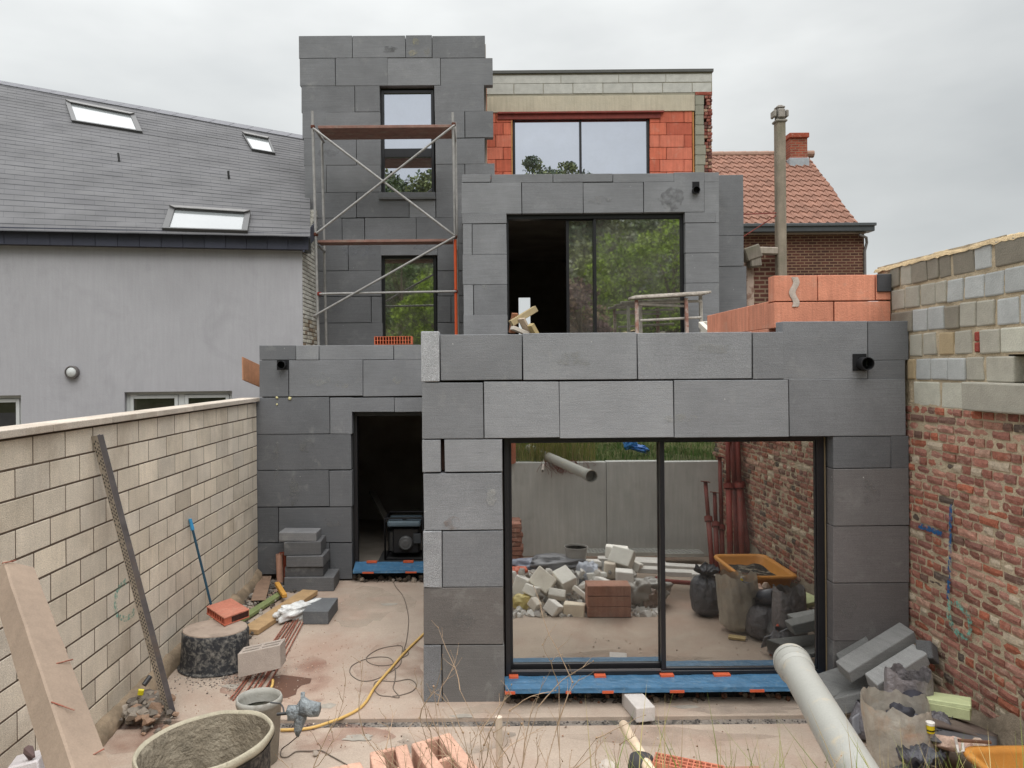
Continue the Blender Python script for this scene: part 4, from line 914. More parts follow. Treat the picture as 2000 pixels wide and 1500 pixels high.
# ------------------------------------------------------------------ orange clay parapet on the terrace
oc_ = thing('clay_block_parapet', 'low wall of smooth orange clay blocks beside the terrace, against the right garden wall', 'low wall', (3.2, 7, .3))
Yo = 6.82; mb = MB(); to = lambda: C(204, 136, 110, k=1.0 * random.uniform(.94, 1.06))
for r in ((1512, 538, 1597, 588), (1598, 537, 1709, 587), (1711, 536, 1740, 585.5), (1512, 590, 1628, 640), (1630, 589, 1740, 640)):
    ym = (r[1] + r[3]) / 2; xm = (r[0] + r[2]) / 2; mb.box(X_(r[0], ym, Yo), X_(r[2], ym, Yo) - .002, Yo + random.uniform(-.002, .002), Yo + .14, Z_(xm, r[3], Yo), Z_(xm, r[1], Yo), to())
xs_ = X_(1512, 590, Yo); y = Yo + .142; zt_ = Z_(1512, 586, Yo); k = 0
for lv in range(3):
    y = Yo + .142 + (.25 if lv % 2 else 0); z1 = zt_ - .25 * lv
    if lv % 2: mb.box(xs_, xs_ + .14, Yo + .142, y - .003, z1 - .247, z1, to())
    while y < 8.75: mb.box(xs_ + random.uniform(-.002, .002), xs_ + .14, y, min(y + .497, 8.8), z1 - .247, z1, to()); y += .5
mb.build('clay_blocks', M_oblk, oc_, bevel=.005, seg=2)
MB().grid(lambda u, v: P(1545 + 13 * u + 4 * math.sin(v * 9), 541 + 58 * v, Yo - .006 - .006 * math.sin(math.pi * u)), 4, 14, C(186, 172, 160)).build('mortar_smear', M_gblk, oc_, smooth=True)
p = P(1750, 552, 6.8); tag(MB().obox((XR - .065, 6.86, p.z), (.125, .12, .16), tint=C(72, 72, 74)).build('foam_offcut', M_eps, bevel=.006), 'small dark grey foam offcut wedged between the orange clay blocks and the right wall', 'foam block', 'grey foam board offcuts')

# ------------------------------------------------------------------ scaffold in front of the tower
sc = thing('scaffold_tower', 'steel frame scaffold with two plank decks in front of the grey tower', 'scaffold', (P(750, 700, 13.0).x, 13.3, .06))
YS0, YS1 = 13.0, 13.72
def px2(px, py, Y=YS0): return P(px, py, Y)
for nm, a, b, Y, mat in (('post', (610, 217), (623, 700), YS0, M_steel), ('post', (884, 220), (889, 470), YS0, M_steel), ('post', (628, 247), (638, 700), YS1, M_steel), ('post', (889, 240), (896, 700), YS1, M_steel)):
    MB().tube([px2(*b, Y), px2(*a, Y)], .024, 12).build('post', mat, sc, smooth=False)
MB().tube([px2(892, 712), px2(889, 468)], .026, 12).build('post', M_orsteel, sc)
for a, b in (((611, 250), (890, 462)), ((888, 244), (618, 456)), ((889, 462), (612, 618)), ((623, 574), (892, 569))):
    Yb_ = YS0 - .03 - (.03 if a[0] > 700 else 0)
    mb = MB(); A, B = px2(*a, Yb_), px2(*b, Yb_); d = (B - A) * .01; mb.tube([A, A + d, B - d, B], [.012, .02, .02, .012], 10); mb.build('brace', M_steel, sc)
for pt in ((611, 248), (886, 243), (617, 458), (889, 463), (624, 574), (890, 569)):
    q = px2(*pt, YS0); MB().obox(q, (.07, .07, .06), tint=C(150, 90, 70)).build('coupler', M_orsteel if pt[1] > 500 else M_steel, sc, bevel=.01)
for x in (px2(616, 250), px2(887, 250)):
    for zz in (Z_(750, 249, YS0), Z_(750, 474, YS0)):
        MB().tube([(x.x, YS0, zz - .03), (x.x + .0, YS1, zz - .03)], .02, 8).build('transom', M_steel, sc)
def deck(y0, thick, dep, name='deck'):
    z = Z_(750, y0, YS0); xa, xb = X_(614, y0, YS0) + .03, X_(886, y0, YS0) - .0
    n = 3 if dep > .6 else 1
    for i in range(n):
        w = dep / n; MB().box(xa + random.uniform(0, .04), xb - random.uniform(0, .03), YS0 + .03 + i * w, YS0 + .03 + (i + 1) * w - .008, z - thick, z).build(name, M_plank, sc, bevel=.004)
deck(243, .05, .66); deck(467, .045, .32)

# ------------------------------------------------------------------ things on the flat roofs
def clay_brick_perf(name, label, A, B, up, depth, nx, nz, cat='clay block', grp=None, mat=None, tint=C(206, 112, 80)):
    """hollow clay block: face A->B by up, real cells through its depth"""
    A, B, up, depth = Vector(A), Vector(B), Vector(up), Vector(depth); mb = MB(); ux = B - A
    def bar(u0, u1, v0, v1): 
        p = [A + ux * u + up * v for u, v in ((u0, v0), (u1, v0), (u1, v1), (u0, v1))]
        mb.hexa([p[0], p[1], p[1] + depth, p[0] + depth, p[3], p[2], p[2] + depth, p[3] + depth], tint)
    t = .10 / nz; s = .28 / nx
    for k in range(nz + 1): v = k / nz * (1 - t); bar(0, 1, v, v + t)
    for i in range(nx + 1):
        u = i / nx * (1 - s)
        for k in range(nz): bar(u, u + s, k / nz * (1 - t) + t, (k + 1) / nz * (1 - t))
    o = mb.build(name, mat or M_oblk); return tag(o, label, cat, grp)
Yk = 10.9
clay_brick_perf('clay_block', 'perforated orange clay block lying on the lower left flat roof', P(731, 673, Yk), P(804, 672, Yk), (0, 0, .115), (0, .25, 0), 13, 2, grp=None)
Yt = 11.8
M_rough = material('mortar_crusted_wood', (1, 1, 1), .9, .3, 14, .8, 50, stain=(C(196, 188, 178), 8, .46, .6, .7))
tr = thing('builders_trestle', 'crusted work platform of boards on trestle legs, in front of the terrace door', 'trestle', (P(1305, 700, Yt).x, Yt, .06))
mb = MB()
for k in range(3): mb.beam(P(1229 + 4 * k, 583 - k * 1.5, Yt + k * .2), P(1376 + 5 * k, 574 - k * 1.5, Yt + k * .2), .19, .035, tint=C(150, 142, 132))
mb.build('board', M_rough, tr, bevel=.006)
for (a, b, w) in (((1243, 586), (1245, 712), .05), ((1250, 588), (1253, 712), .05), ((1340, 582), (1343, 712), .05), ((1368, 578), (1372, 712), .05)):
    Y = Yt + (.45 if a[0] in (1250, 1368) else 0); MB().beam(P(*a, Y), P(*b, Y), w, w, up=(0, 1, 0), tint=C(150, 112, 100) if a[0] in (1243, 1340) else C(176, 172, 164)).build('leg', M_rough, tr, bevel=.005)
for (a, b) in (((1243, 592), (1370, 588)), ((1243, 594), (1342, 598)), ((1250, 626), (1370, 620))):
    MB().tube([P(*a, Yt + .02), P(*b, Yt + .1)], .02, 8, C(170, 165, 158)).build('rail', M_rough, tr)
# pale frame lying at the right of the terrace
mb = MB(); q = [P(1369, 634, 9.6), P(1412, 629, 11.0), P(1452, 644, 9.6), P(1386, 650, 8.9)]
for i in range(4): mb.beam(q[i], q[(i + 1) % 4], .06, .07, tint=C(196, 190, 178))
mb.beam(q[0] * .5 + q[1] * .5, q[3] * .5 + q[2] * .5, .05, .05, tint=C(190, 184, 172))
tag(mb.build('wooden_rack', M_wood, bevel=.004), 'pale rectangular frame lying on the terrace by the orange clay wall', 'rack')
# offcuts heaped in the open terrace door
mb_g = 'timber offcuts in the open terrace door'
for i, (a, b, w, h, Y, c, lab) in enumerate([((998, 632), (1046, 603), .14, .10, 12.2, (176, 158, 122), 'thick pale timber offcut tilted up, topmost in the open terrace door'),
        ((1006, 612), (1000, 650), .10, .06, 12.3, (150, 104, 78), 'short reddish timber offcut standing at the left of the open terrace door'),
        ((1018, 622), (1034, 655), .15, .04, 12.1, (186, 168, 148), 'pale bent board piece under the topmost offcut in the terrace door'),
        ((1036, 634), (1050, 660), .10, .08, 12.0, (180, 160, 116), 'yellowish timber end at the right of the heap in the terrace door'),
        ((1000, 640), (1030, 652), .12, .06, 12.0, (200, 192, 180), 'whitish board end at the bottom of the heap in the terrace door')]):
    tag(MB().beam(P(*a, Y), P(*b, Y + .1), w, h, tint=C(*c, k=.9)).build('timber_offcut', M_wood, bevel=.004), lab, 'timber offcut', mb_g)
# ------------------------------------------------------------------ left part of the yard
def slabG(name, px3, ztop, t, mat, tint, bevel=.005, tilt=None):
    A, B, D = [PG(*p, z=ztop) for p in px3]
    return MB().slab(A, B, D, t, tint).build(name, mat, bevel=bevel, seg=2)
# perforated straightedge leaning on the wall
A = PX(186, 851, XL + .03); B = PG(331, 1402)
mb = MB(); d = (B - A).normalized(); side = d.cross(Vector((0, 1, 0))).normalized(); nrm = side.cross(d).normalized()
if nrm.y > 0: nrm = -nrm
ang = thing('steel_angle', 'long perforated grey steel angle leaning against the cream block wall', 'steel angle', B)
def strip(mb, a0, a1, n0, n1, tint=(1, 1, 1), A=A, B=B):
    mb.hexa([A + side * a0 + nrm * n0, A + side * a1 + nrm * n0, B + side * a1 + nrm * n0, B + side * a0 + nrm * n0, A + side * a0 + nrm * n1, A + side * a1 + nrm * n1, B + side * a1 + nrm * n1, B + side * a0 + nrm * n1], tint)
sgn = 1 if side.x > 0 else -1
mb = MB(); strip(mb, *sorted((sgn * .018, sgn * .064)), .0, .004); strip(mb, *sorted((sgn * .016, sgn * .020)), -.04, .004); mb.build('web', material('dusty_dark_steel', C(108, 105, 108), .5, .25, 7, .1, stain=(C(135, 120, 108), 3, .5, .72, .8), metal=.3), ang, bevel=.001)
mb = MB(); strip(mb, *sorted((-sgn * .032, sgn * .017)), -.002, .003, C(150, 140, 126)); L = (B - A).length
k = 0
while k * .032 < L - .05:
    for off in (-.021, -.006, .008):
        c = A + d * (.03 + k * .032 + (0 if off != -.006 else .016)) + side * sgn * off + nrm * .0035
        if random.random() < .85: mb.hexa([c + d * a + side * b + nrm * e for e in (0, .0008) for a, b in ((-.009, -.004), (.009, -.004), (.009, .004), (-.009, .004))], C(52, 48, 46))
    k += 1
mb.build('perforated_flange', M_genericm, ang)
A = PX(372, 1017, XL + .02); B = PG(432, 1262)
pl = thing('blue_pole', 'thin blue tube leaning on the cream wall behind the upturned tub', 'pole', B)
MB().tube([A, B], .013, 10).build('tube', M_paintblue, pl); d = (B - A).normalized(); MB().tube([A - d * .02, A + d * .10], [.017, .02], 10, C(60, 140, 185)).build('cap', M_genericm, pl)
# upturned tub with clay block
tc_ = Vector((P(421, 1290, 7.40).x, 7.40, G))
tb = thing('upturned_tub', 'upturned black mortar tub caked with cement, by the cream wall', 'tub', tc_)
MB().lathe(tc_, [(.30, .0), (.352, .002), (.356, .018), (.338, .022), (.335, .03), (.322, .20), (.316, .345), (.306, .362), (.29, .366)], 48, sx=1.0, sy=.86, wob=.01, caps=(0, 1)).build('tub_body', M_tub, tb, smooth=True)
MB().lathe(tc_ + Vector((0, 0, .362)), [(.305, 0), (.302, .010), (.29, .012), (.12, .012), (.11, .009), (0.0001, .009)], 48, sx=1, sy=.86, tint=C(158, 142, 128)).build('tub_base', material('dried_cement_dust', (1, 1, 1), .9, .14, 8, .3, 60, stain=(C(120, 106, 96), 9, .55, .7, .5)), tb, smooth=False)
for a in (2.9, -.5):
    c = tc_ + Vector((math.cos(a) * .35, math.sin(a) * .30, .025)); t = Vector((-math.sin(a), math.cos(a), 0)); o = Vector((math.cos(a), math.sin(a), 0))
    MB().tube([c - t * .08, c - t * .07 + o * .05, c + t * .07 + o * .05, c + t * .08], .010, 8).build('handle', M_tub, tb)
zc = G + .375 + .085
A, B, D = PG(403, 1184, zc), PG(451, 1168, zc), PG(438, 1207, zc)
fb = thing('flat_clay_block', 'flat orange clay block with holes along its sides, on the upturned tub', 'clay block', (A + D) / 2)
mb = MB(); mb.slab(A, B, D, .014, C(196, 126, 104, k=.8)); dn = Vector((0, 0, -.014)); mb.slab(A + Vector((0, 0, -.07)), B + Vector((0, 0, -.07)), D + Vector((0, 0, -.07)), .012, C(190, 108, 84))
e1, e2 = (D - A), (B - A)
for k in range(8): a = A + e1 * (k / 7 * .93) + dn; mb.slab(a + e2 * .02, a + e2, a + e1 * .055 + e2 * .02, .057, C(186, 102, 78))
mb.slab(A + e2 * .3 + dn, A + e2 * .97 + dn, D + e2 * .3 + dn, .056, C(60, 34, 28))
mb.build('clay_body', M_oblk, fb, bevel=.002)
# hollow grey block
A, B = P(464, 1278, 6.98), P(547, 1260, 7.0); up = P(479, 1259, 7.12) - A; up = Vector((up.x * .4, .15, .012))
dp = Vector((.012, -.03, -.205))
def cellblock(name, A, B, back, down, nx, nz, wx, wz, mat, tint, label, cat, grp=None):
    mb = MB(); ux = B - A; nxl, nzl = wx / ux.length, wz / back.length
    def bar(u0, u1, v0, v1): 
        p = [A + ux * u + back * v for u, v in ((u0, v0), (u1, v0), (u1, v1), (u0, v1))]
        mb.hexa([q + down for q in p] + p, tint)
    vs = [k * (1 - nzl) / nz for k in range(nz + 1)]; us = [k * (1 - nxl) / nx for k in range(nx + 1)]
    for v in vs: bar(0, 1, v, v + nzl)
    for u in us:
        for a, b in zip(vs, vs[1:]): bar(u, u + nxl, a + nzl, b)
    p = [A + ux * u + back * v for u, v in ((0, 0), (1, 0), (1, 1), (0, 1))]; d2 = down * .55
    o = mb.build(name, mat, bevel=.003); return tag(o, label, cat, grp)
cellblock('hollow_block', A, B, up, dp, 2, 2, .028, .026, M_gblk, C(172, 160, 150, k=.9), 'hollow grey concrete block lying on the rusty rebar beside the upturned tub', 'concrete block')
# rebar bundle
for k in range(10):
    t = k / 9; a = PG(560 + 42 * t + random.uniform(-2, 2), 1212 + random.uniform(-4, 6), G + .012 + .012 * (k % 2)); b = PG(452 + 68 * t + random.uniform(-5, 5), 1368 + random.uniform(-6, 4), G + .010 + .012 * ((k + 1) % 2))
    m = a.lerp(b, .5) + Vector((random.uniform(-.015, .015), 0, 0))
    if t > .8: continue
    tag(MB().tube([a, m, b], .0072, 7).build('rebar_rod', M_rebar), 'long thin rusty steel rod in the bundle lying under the hollow grey block', 'steel rod', 'rusty steel rods bundled on the yard floor')
# planks and boards
def plank(name, a, b, w, h, z, tint, label, cat, mat=None, grp=None, z2=None):
    A, B = PG(*a, z=z), PG(*b, z=z2 if z2 is not None else z); o = MB().beam(A - Vector((0, 0, h / 2)), B - Vector((0, 0, h / 2)), w, h, tint=tint).build(name, mat or M_wood, bevel=.004); return tag(o, label, cat, grp)
plank('timber_plank', (606, 1152), (487, 1229), .21, .055, G + .07, C(176, 146, 108, k=.95), 'thick yellowish timber plank on the ground behind the upturned tub', 'plank', z2=G + .06)
plank('green_plank', (548, 1157), (470, 1207), .10, .04, G + .06, C(122, 132, 88), 'narrow green painted plank on the ground beside the yellowish timber plank', 'plank')
A = PG(541, 1140, G + .12); B = PG(556, 1164, G + .10); tag(MB().beam(A, B, .06, .05, tint=C(196, 146, 70)).build('foam_crusted_stick', M_wood, bevel=.006), 'short orange-yellow stick end poking up past the green plank', 'stick')
slabG('hardboard_piece', [(490, 1172), (506, 1121), (519, 1171)], G + .07, .012, M_wood, C(140, 116, 98)); tag(bpy.data.objects['hardboard_piece'], 'flat brown hardboard piece leaning on the gravel by the cream wall', 'board')
o = MB().blob(PG(583, 1192, G + .09) , (.10, .27, .085), seed=3, amp=.28, freq=2.2, rot=(0, .1, -.75), wr=.10, nu=48, nv=30).build('white_sack', M_bwhite, smooth=True)
tag(o, 'crumpled white plastic sack on the rebar, left of the dark foam block', 'plastic bag')
slabG('foam_block', [(591, 1194), (641, 1194), (613, 1167)], G + .15, .148, M_eps, C(100, 102, 104), .008); tag(bpy.data.objects['foam_block'], 'dark grey foam block lying alone on the slab by the white sack', 'foam block', 'grey foam board offcuts')
stk = [(554, 651, G + .0, G + .185, 9.86, 96, .44, 'longest and lowest dark grey foam offcut of the stack by the back door', .02), (556, 631, G + .187, G + .31, 9.90, 78, .36, 'thin dark grey foam offcut second from the bottom of the stack', .0), (559, 632, G + .312, G + .455, 9.88, 96, .42, 'crumbly grey foam offcut in the middle of the stack of five', -.02), (554, 626, G + .457, G + .635, 9.92, 90, .40, 'dark grey foam offcut second from the top of the stack', .03), (545, 619, G + .637, G + .755, 9.94, 118, .30, 'lightest grey foam offcut on top of the stack of five', -.02)]
for x0, x1, z0, z1, Y, g, dd, lab, rz in stk:
    X0, X1 = X_(x0, 1100, Y), X_(x1, 1100, Y)
    mb = MB(); mb.obox(((X0 + X1) / 2, Y + dd / 2, (z0 + z1) / 2), (X1 - X0, dd, z1 - z0), rot=(random.uniform(-.01, .01), random.uniform(-.012, .012), rz), tint=C(g, g, g + 1))
    tag(mb.build('foam_offcut', M_eps, bevel=.010, seg=2), lab, 'foam block', 'grey foam board offcuts')
for (px, r, c, lab) in ((547, .046, (178, 138, 118), 'beige clay pipe standing upright beside the stack of foam offcuts'), (554, .050, (150, 74, 54), 'reddish clay pipe standing upright behind the beige one by the foam stack')):
    Y = 10.16 if px == 547 else 10.24; x = X_(px, 1100, Y); tag(MB().pipe((x, Y, G + .05), (x - .01, Y, G + .42), r, .008, 20, C(*c)).box(x - .05, x + .05, Y - .04, Y + .04, G, G + .05, C(96, 92, 90)).build('clay_pipe', M_oblk), lab, 'pipe')
# gravel and rubble
def scatter(name, n, fn, rr, cols, label, cat, mat=None, kind='stuff'):
    mb = MB()
    for _ in range(n):
        p = fn(); r = random.uniform(*rr) * random.uniform(.5, 1); mb.rock((p[0], p[1], p[2] + r * .35), r, sq=(1, 1, .75), tint=C(*random.choice(cols), k=random.uniform(.8, 1.1)))
    return tag(mb.build(name, mat or M_gravel), label, cat, kind=kind)
gc = [(120, 114, 106), (96, 92, 86), (150, 142, 132), (132, 112, 96), (84, 78, 72)]
scatter('gravel', 620, lambda: (XL + .04 + abs(random.gauss(0, .22)), random.uniform(7.4, 10.25), G + random.uniform(0, .03)), (.012, .045), gc, 'loose grey gravel along the foot of the cream block wall', 'gravel')
scatter('crumbs', 700, lambda: (lambda a: (a.x, a.y, G))(PG(random.gauss(430, 55), random.gauss(1322, 14))), (.004, .016), [(170, 160, 150), (140, 130, 120), (110, 100, 92)], 'pale mortar crumbs around the upturned tub', 'crumbs')
scatter('grit', 900, lambda: (random.uniform(-2.8, 3.5), 6.12 + random.uniform(0, .12), G - .034), (.004, .016), [(110, 104, 98), (80, 76, 74), (150, 140, 128)], 'grit lying in the joint between the two slabs', 'grit')
scatter('debris', 260, lambda: (random.uniform(-2.6, 3.4), random.choice([random.uniform(5.4, 6.1), random.uniform(6.3, 10)]) , G), (.004, .013), [(190, 180, 168), (120, 104, 92), (150, 120, 100)], 'tiny stones scattered over the concrete yard', 'debris')
def pilept():
    a = PG(random.gauss(285, 28), random.gauss(1398, 15)); return (max(a.x, XL + .05), a.y, G + max(0, .14 - ((a.x + 2.75) ** 2 + (a.y - 6.3) ** 2) * 1.2) * random.uniform(.3, 1))
scatter('rubble_heap', 190, pilept, (.025, .085), [(126, 118, 108), (108, 100, 92), (146, 136, 124), (150, 124, 104)], 'heap of broken mortar lumps at the foot of the cream wall', 'rubble', M_rub)
a = PG(275, 1352, G + .20); tag(MB().obox(a, (.045, .02, .055), rot=(.3, .2, .3), tint=C(222, 208, 40)).build('plastic_clip', M_genericm, bevel=.004), 'small bright yellow plastic clip on top of the mortar rubble', 'clip')
a = PG(281, 1338, G + .20); tag(MB().tube([a, a + Vector((.03, .06, .05))], .022, 10, C(46, 46, 48)).build('black_cap', M_genericm), 'short black plastic tube behind the yellow clip on the rubble', 'tube')
# damp patch
pts = [(500, 1392), (512, 1352), (530, 1322), (552, 1318), (583, 1322), (607, 1325), (606, 1334), (590, 1338), (582, 1346), (580, 1356), (564, 1362), (548, 1364), (538, 1376), (524, 1392)]
vs = [PG(x + random.uniform(-2, 2), y, G + .003) for x, y in pts]
mb = MB(); mb.add(vs, [tuple(reversed(range(len(vs))))]); tag(mb.build('damp_patch', material('damp_concrete', C(112, 82, 68, k=.8), .45, .12, 3, .2, 30, tint=False)), 'brown damp patch on the concrete by the end of the rebar', 'stain', kind='structure')
# grey bucket and mixing drill
bc = Vector((X_(506, 1365, 5.6), 5.6, G)); bk = thing('cement_bucket', 'pale cement-smeared bucket behind the big mixing tub', 'bucket', bc)
H = .47
MB().lathe(bc, [(.125, 0), (.132, .0), (.158, H - .05), (.166, H - .048), (.166, H - .02), (.160, H), (.153, H), (.148, H - .04), (.122, .04), (.0001, .04)], 40, wob=.004, tint=C(158, 156, 148)).build('bucket_body', material('cement_smeared_plastic', (1, 1, 1), .7, .12, 9, .4, 50, stain=(C(120, 112, 102), 10, .55, .68, .6)), bk, smooth=True)
MB().lathe(bc + Vector((0, 0, H - .10)), [(.146, 0), (.0001, .004)], 32, tint=C(172, 182, 172)).build('bucket_contents', M_cem, bk, smooth=True)
Yd = 5.35
md = thing('mixing_drill', 'cement-caked paddle mixer motor hanging beside the bucket rim', 'mixer', P(595, 1400, Yd))
M_caked = material('cement_caked_metal', C(150, 156, 158), .7, .3, 18, 1.0, 45, dist=.03, stain=(C(86, 90, 92), 14, .48, .62, .8), tint=True)
def lump(pts, rs): 
    mb = MB(); mb.tube([P(*p, Yd) for p in pts], [r * Yd / F for r in rs], 12); s = 0
    for i in range(len(mb.v)): v = Vector(mb.v[i]); mb.v[i] = tuple(v + Vector((1, 1, 1)) * .012 * noise.noise(v * 30))
    return mb
lump([(561, 1392), (563, 1392), (577, 1391), (584, 1390)], [9, 14, 15, 12]).build('gearbox', M_caked, md, smooth=True)
lump([(590, 1354), (591, 1366), (588, 1385), (586, 1405), (582, 1425), (581, 1438)], [4, 5, 13, 12, 8, 4]).build('grip', M_caked, md, smooth=True)
lump([(588, 1378), (600, 1381), (612, 1385), (624, 1386)], [18, 16, 13, 12]).build('motor_housing', M_caked, md, smooth=True)
MB().tube([P(541, 1395, Yd), P(563, 1393, Yd)], .011, 10, C(40)).tube([P(528, 1372, Yd + .1), P(548, 1374, Yd + .1), P(553, 1382, Yd + .05), P(555, 1394, Yd)], .006, 8, C(60)).build('shaft', M_genericm, md)
def hose(name, pts, r, mat, label, cat, z=None, seg=8, smoothn=6, z0=G):
    P3 = [PG(*p[:2], z=(p[2] if len(p) > 2 else z0 + r)) for p in pts]; out = []
    for i in range(len(P3) - 1):
        p0, p1, p2, p3 = P3[max(i - 1, 0)], P3[i], P3[i + 1], P3[min(i + 2, len(P3) - 1)]
        for k in range(smoothn):
            t = k / smoothn; out.append(.5 * ((2 * p1) + (p2 - p0) * t + (2 * p0 - 5 * p1 + 4 * p2 - p3) * t * t + (3 * p1 - p0 - 3 * p2 + p3) * t ** 3))
    out.append(P3[-1]); return tag(MB().tube(out, r, seg).build(name, mat, smooth=True), label, cat)
hose('yellow_hose', [(836, 1230), (792, 1273), (765, 1304), (733, 1341), (716, 1369), (700, 1385), (672, 1400), (640, 1412), (600, 1423), (548, 1426)], .0125, M_yel, 'yellow garden hose curving over the concrete in the middle of the yard', 'hose')
hose('yellow_hose', [(533, 1328, G + .03), (532, 1338, G + .02), (526, 1350), (512, 1372)], .0125, M_yel, 'short end of yellow hose showing beside the rebar behind the bucket', 'hose')
hose('grey_cable', [(761, 1101, G + .14), (764, 1118, G + .05), (766, 1130), (773, 1146), (788, 1166), (797, 1200), (797, 1228), (793, 1255), (788, 1272), (793, 1268), (797, 1278), (775, 1290), (765, 1298), (740, 1300), (720, 1294), (716, 1284), (735, 1270), (760, 1263), (785, 1262), (784, 1278), (780, 1300), (745, 1322), (720, 1330), (700, 1328), (684, 1315), (688, 1300), (715, 1287), (745, 1283), (765, 1288), (772, 1310), (771, 1330), (768, 1345), (780, 1362), (760, 1360), (740, 1357), (730, 1343), (737, 1330), (770, 1331), (800, 1327), (813, 1338), (805, 1350), (785, 1357), (766, 1360)], .0045, M_cableg, 'thin grey cable looping over the slab from the back door', 'cable', smoothn=5)
o = hose('grey_cable', [(583, 1437, G + .25), (565, 1452, G + .12), (550, 1464, G + .02), (549, 1477), (562, 1478), (578, 1468), (605, 1467), (627, 1466), (646, 1476), (668, 1488), (690, 1502), (700, 1520)], .0045, M_cableg, 'thin grey cable trailing from the mixing drill to the lower edge', 'cable')
# big mixing tub near the camera
bt = Vector((P(420, 1437, 4.55).x, 4.55, G + .004)); tub = thing('mixing_tub', 'big round rubber tub with wet cement inside, nearest the camera', 'tub', bt)
H = .66; rt = (0, -.10, 0)
prof = [(.28, 0), (.315, 0), (.35, .25), (.375, H - .07), (.385, H - .065), (.402, H - .05), (.432, H - .02), (.428, H), (.408, H + .004), (.396, H - .015), (.385, H - .06), (.34, .20), (.0001, .19)]
MB().lathe(bt, prof[:6], 64, rot=rt, wob=.012, caps=(1, 0)).build('tub_side', M_tub, tub, smooth=True)
MB().lathe(bt, [(.383, H - .055), (.398, H - .045), (.404, H - .02), (.400, H), (.388, H + .004), (.378, H - .02)], 64, rot=rt, wob=.022, tint=C(168, 160, 140), caps=(0, 0)).build('tub_rim', material('mortar_crusted_rim', (1, 1, 1), .85, .15, 14, .6, 50, stain=(C(110, 104, 88), 14, .58, .7, .7)), tub, smooth=True)
MB().lathe(bt, [(.378, H - .015), (.368, H - .06), (.348, .34), (.33, .14), (.28, .10)], 64, rot=rt, wob=.02, tint=(1.15, 1.12, 1.08), caps=(0, 0)).build('tub_inside', M_cem, tub, smooth=True)
MB().grid(lambda u, v: (lambda r, a: bt + Vector((0, 0, .17 + .05 * noise.noise(Vector((r * 3 * math.cos(a), r * 3 * math.sin(a), 3))) + .02 * noise.noise(Vector((r * 12 * math.cos(a), r * 12 * math.sin(a), 1))))) + Vector((math.cos(a) * r * .345, math.sin(a) * r * .345, math.cos(a) * r * .03 + .06 * r ** 4)))(v, u * 2 * math.pi), 80, 26, (.62, .60, .56)).build('wet_cement', M_cem, tub, smooth=True)
ROTB = -80
# leaning heavy timber near the camera
A = P(38, 1100, 2.95); B = P(190, 1520, 2.12); d = (B - A).normalized(); foot = B + d * ((-1.44 - B.z) / d.z)
lt = thing('leaning_timber', 'heavy pale timber with rusty nails leaning at the lower left', 'timber', foot)
mb = MB(); w = Vector((1, -.38, .38)); w = (w - d * w.dot(d)).normalized(); n = w.cross(d).normalized()
if n.y > 0: n = -n
hw_, th = .062, .10
rq = Matrix.Rotation(math.radians(ROTB), 3, d); w = rq @ w; n = rq @ n
seg = 24; b = 0
for i in range(seg):
    pass
mbp = MB(); bl = len(mbp.v)
for i in range(seg + 1):
    c = A.lerp(foot, i / seg); o1 = .003 * noise.noise(Vector((i * .7, 0, 0))); o2 = .003 * noise.noise(Vector((i * .9, 4, 0)))
    for (a, e) in ((-hw_ + o1, 0), (hw_ + o2, 0), (hw_ + o2, -th), (-hw_ + o1, -th)): mbp.v.append(tuple(c + w * a + n * e))
for i in range(seg):
    for k in range(4): a = i * 4; mbp.f.append((a + k, a + (k + 1) % 4, a + 4 + (k + 1) % 4, a + 4 + k)); mbp.t.append(C(176, 154, 134, k=.60)); mbp.m.append(0)
mbp.f += [(3, 2, 1, 0), (seg * 4, seg * 4 + 1, seg * 4 + 2, seg * 4 + 3)]; mbp.t += [C(150, 120, 96)] * 2; mbp.m += [0, 0]
M_oldw = material('knotty_timber', (1, 1, 1), .75, .12, 3, .25, 30, streak=.05, stain=(C(120, 88, 66), 6, .66, .74, .6), spots=(C(120, 70, 44), 3.2, .055))
mbp.build('timber_body', M_oldw, lt, bevel=.006)
def nail(px, py, dx, dy, L=.05):
    u, v = UV(px, py); dd = Vector((u, 1, v)); t = (A + n * .0).dot(n) / dd.dot(n); p = dd * t; q = p + (w * dx + d * dy) * L + n * .012; MB().tube([p, q], .0022, 6).build('nail', M_rebar, lt)
nail(110, 1296, 1, -.35, .055); nail(100, 1371, .75, .6, .075); nail(4, 1100, 1, -.5, .05); nail(182, 1474, 1, -.4, .03)
# loose pieces at the lower left corner
tag(MB().slab(P(12, 1500, 4.2), P(30, 1476, 4.6), P(74, 1484, 4.2), .2, C(196, 190, 190)).build('pale_block', M_gblk, bevel=.01), 'pale block chunk in the lower left corner behind the leaning timber', 'block')
tag(MB().tube([P(60, 1482, 4.25), P(56, 1466, 4.3), P(66, 1478, 4.22)], [.012, .03, .008], 7, C(96, 78, 76)).build('torn_scrap', M_generic), 'small dark torn scrap on the pale chunk at the lower left', 'scrap')

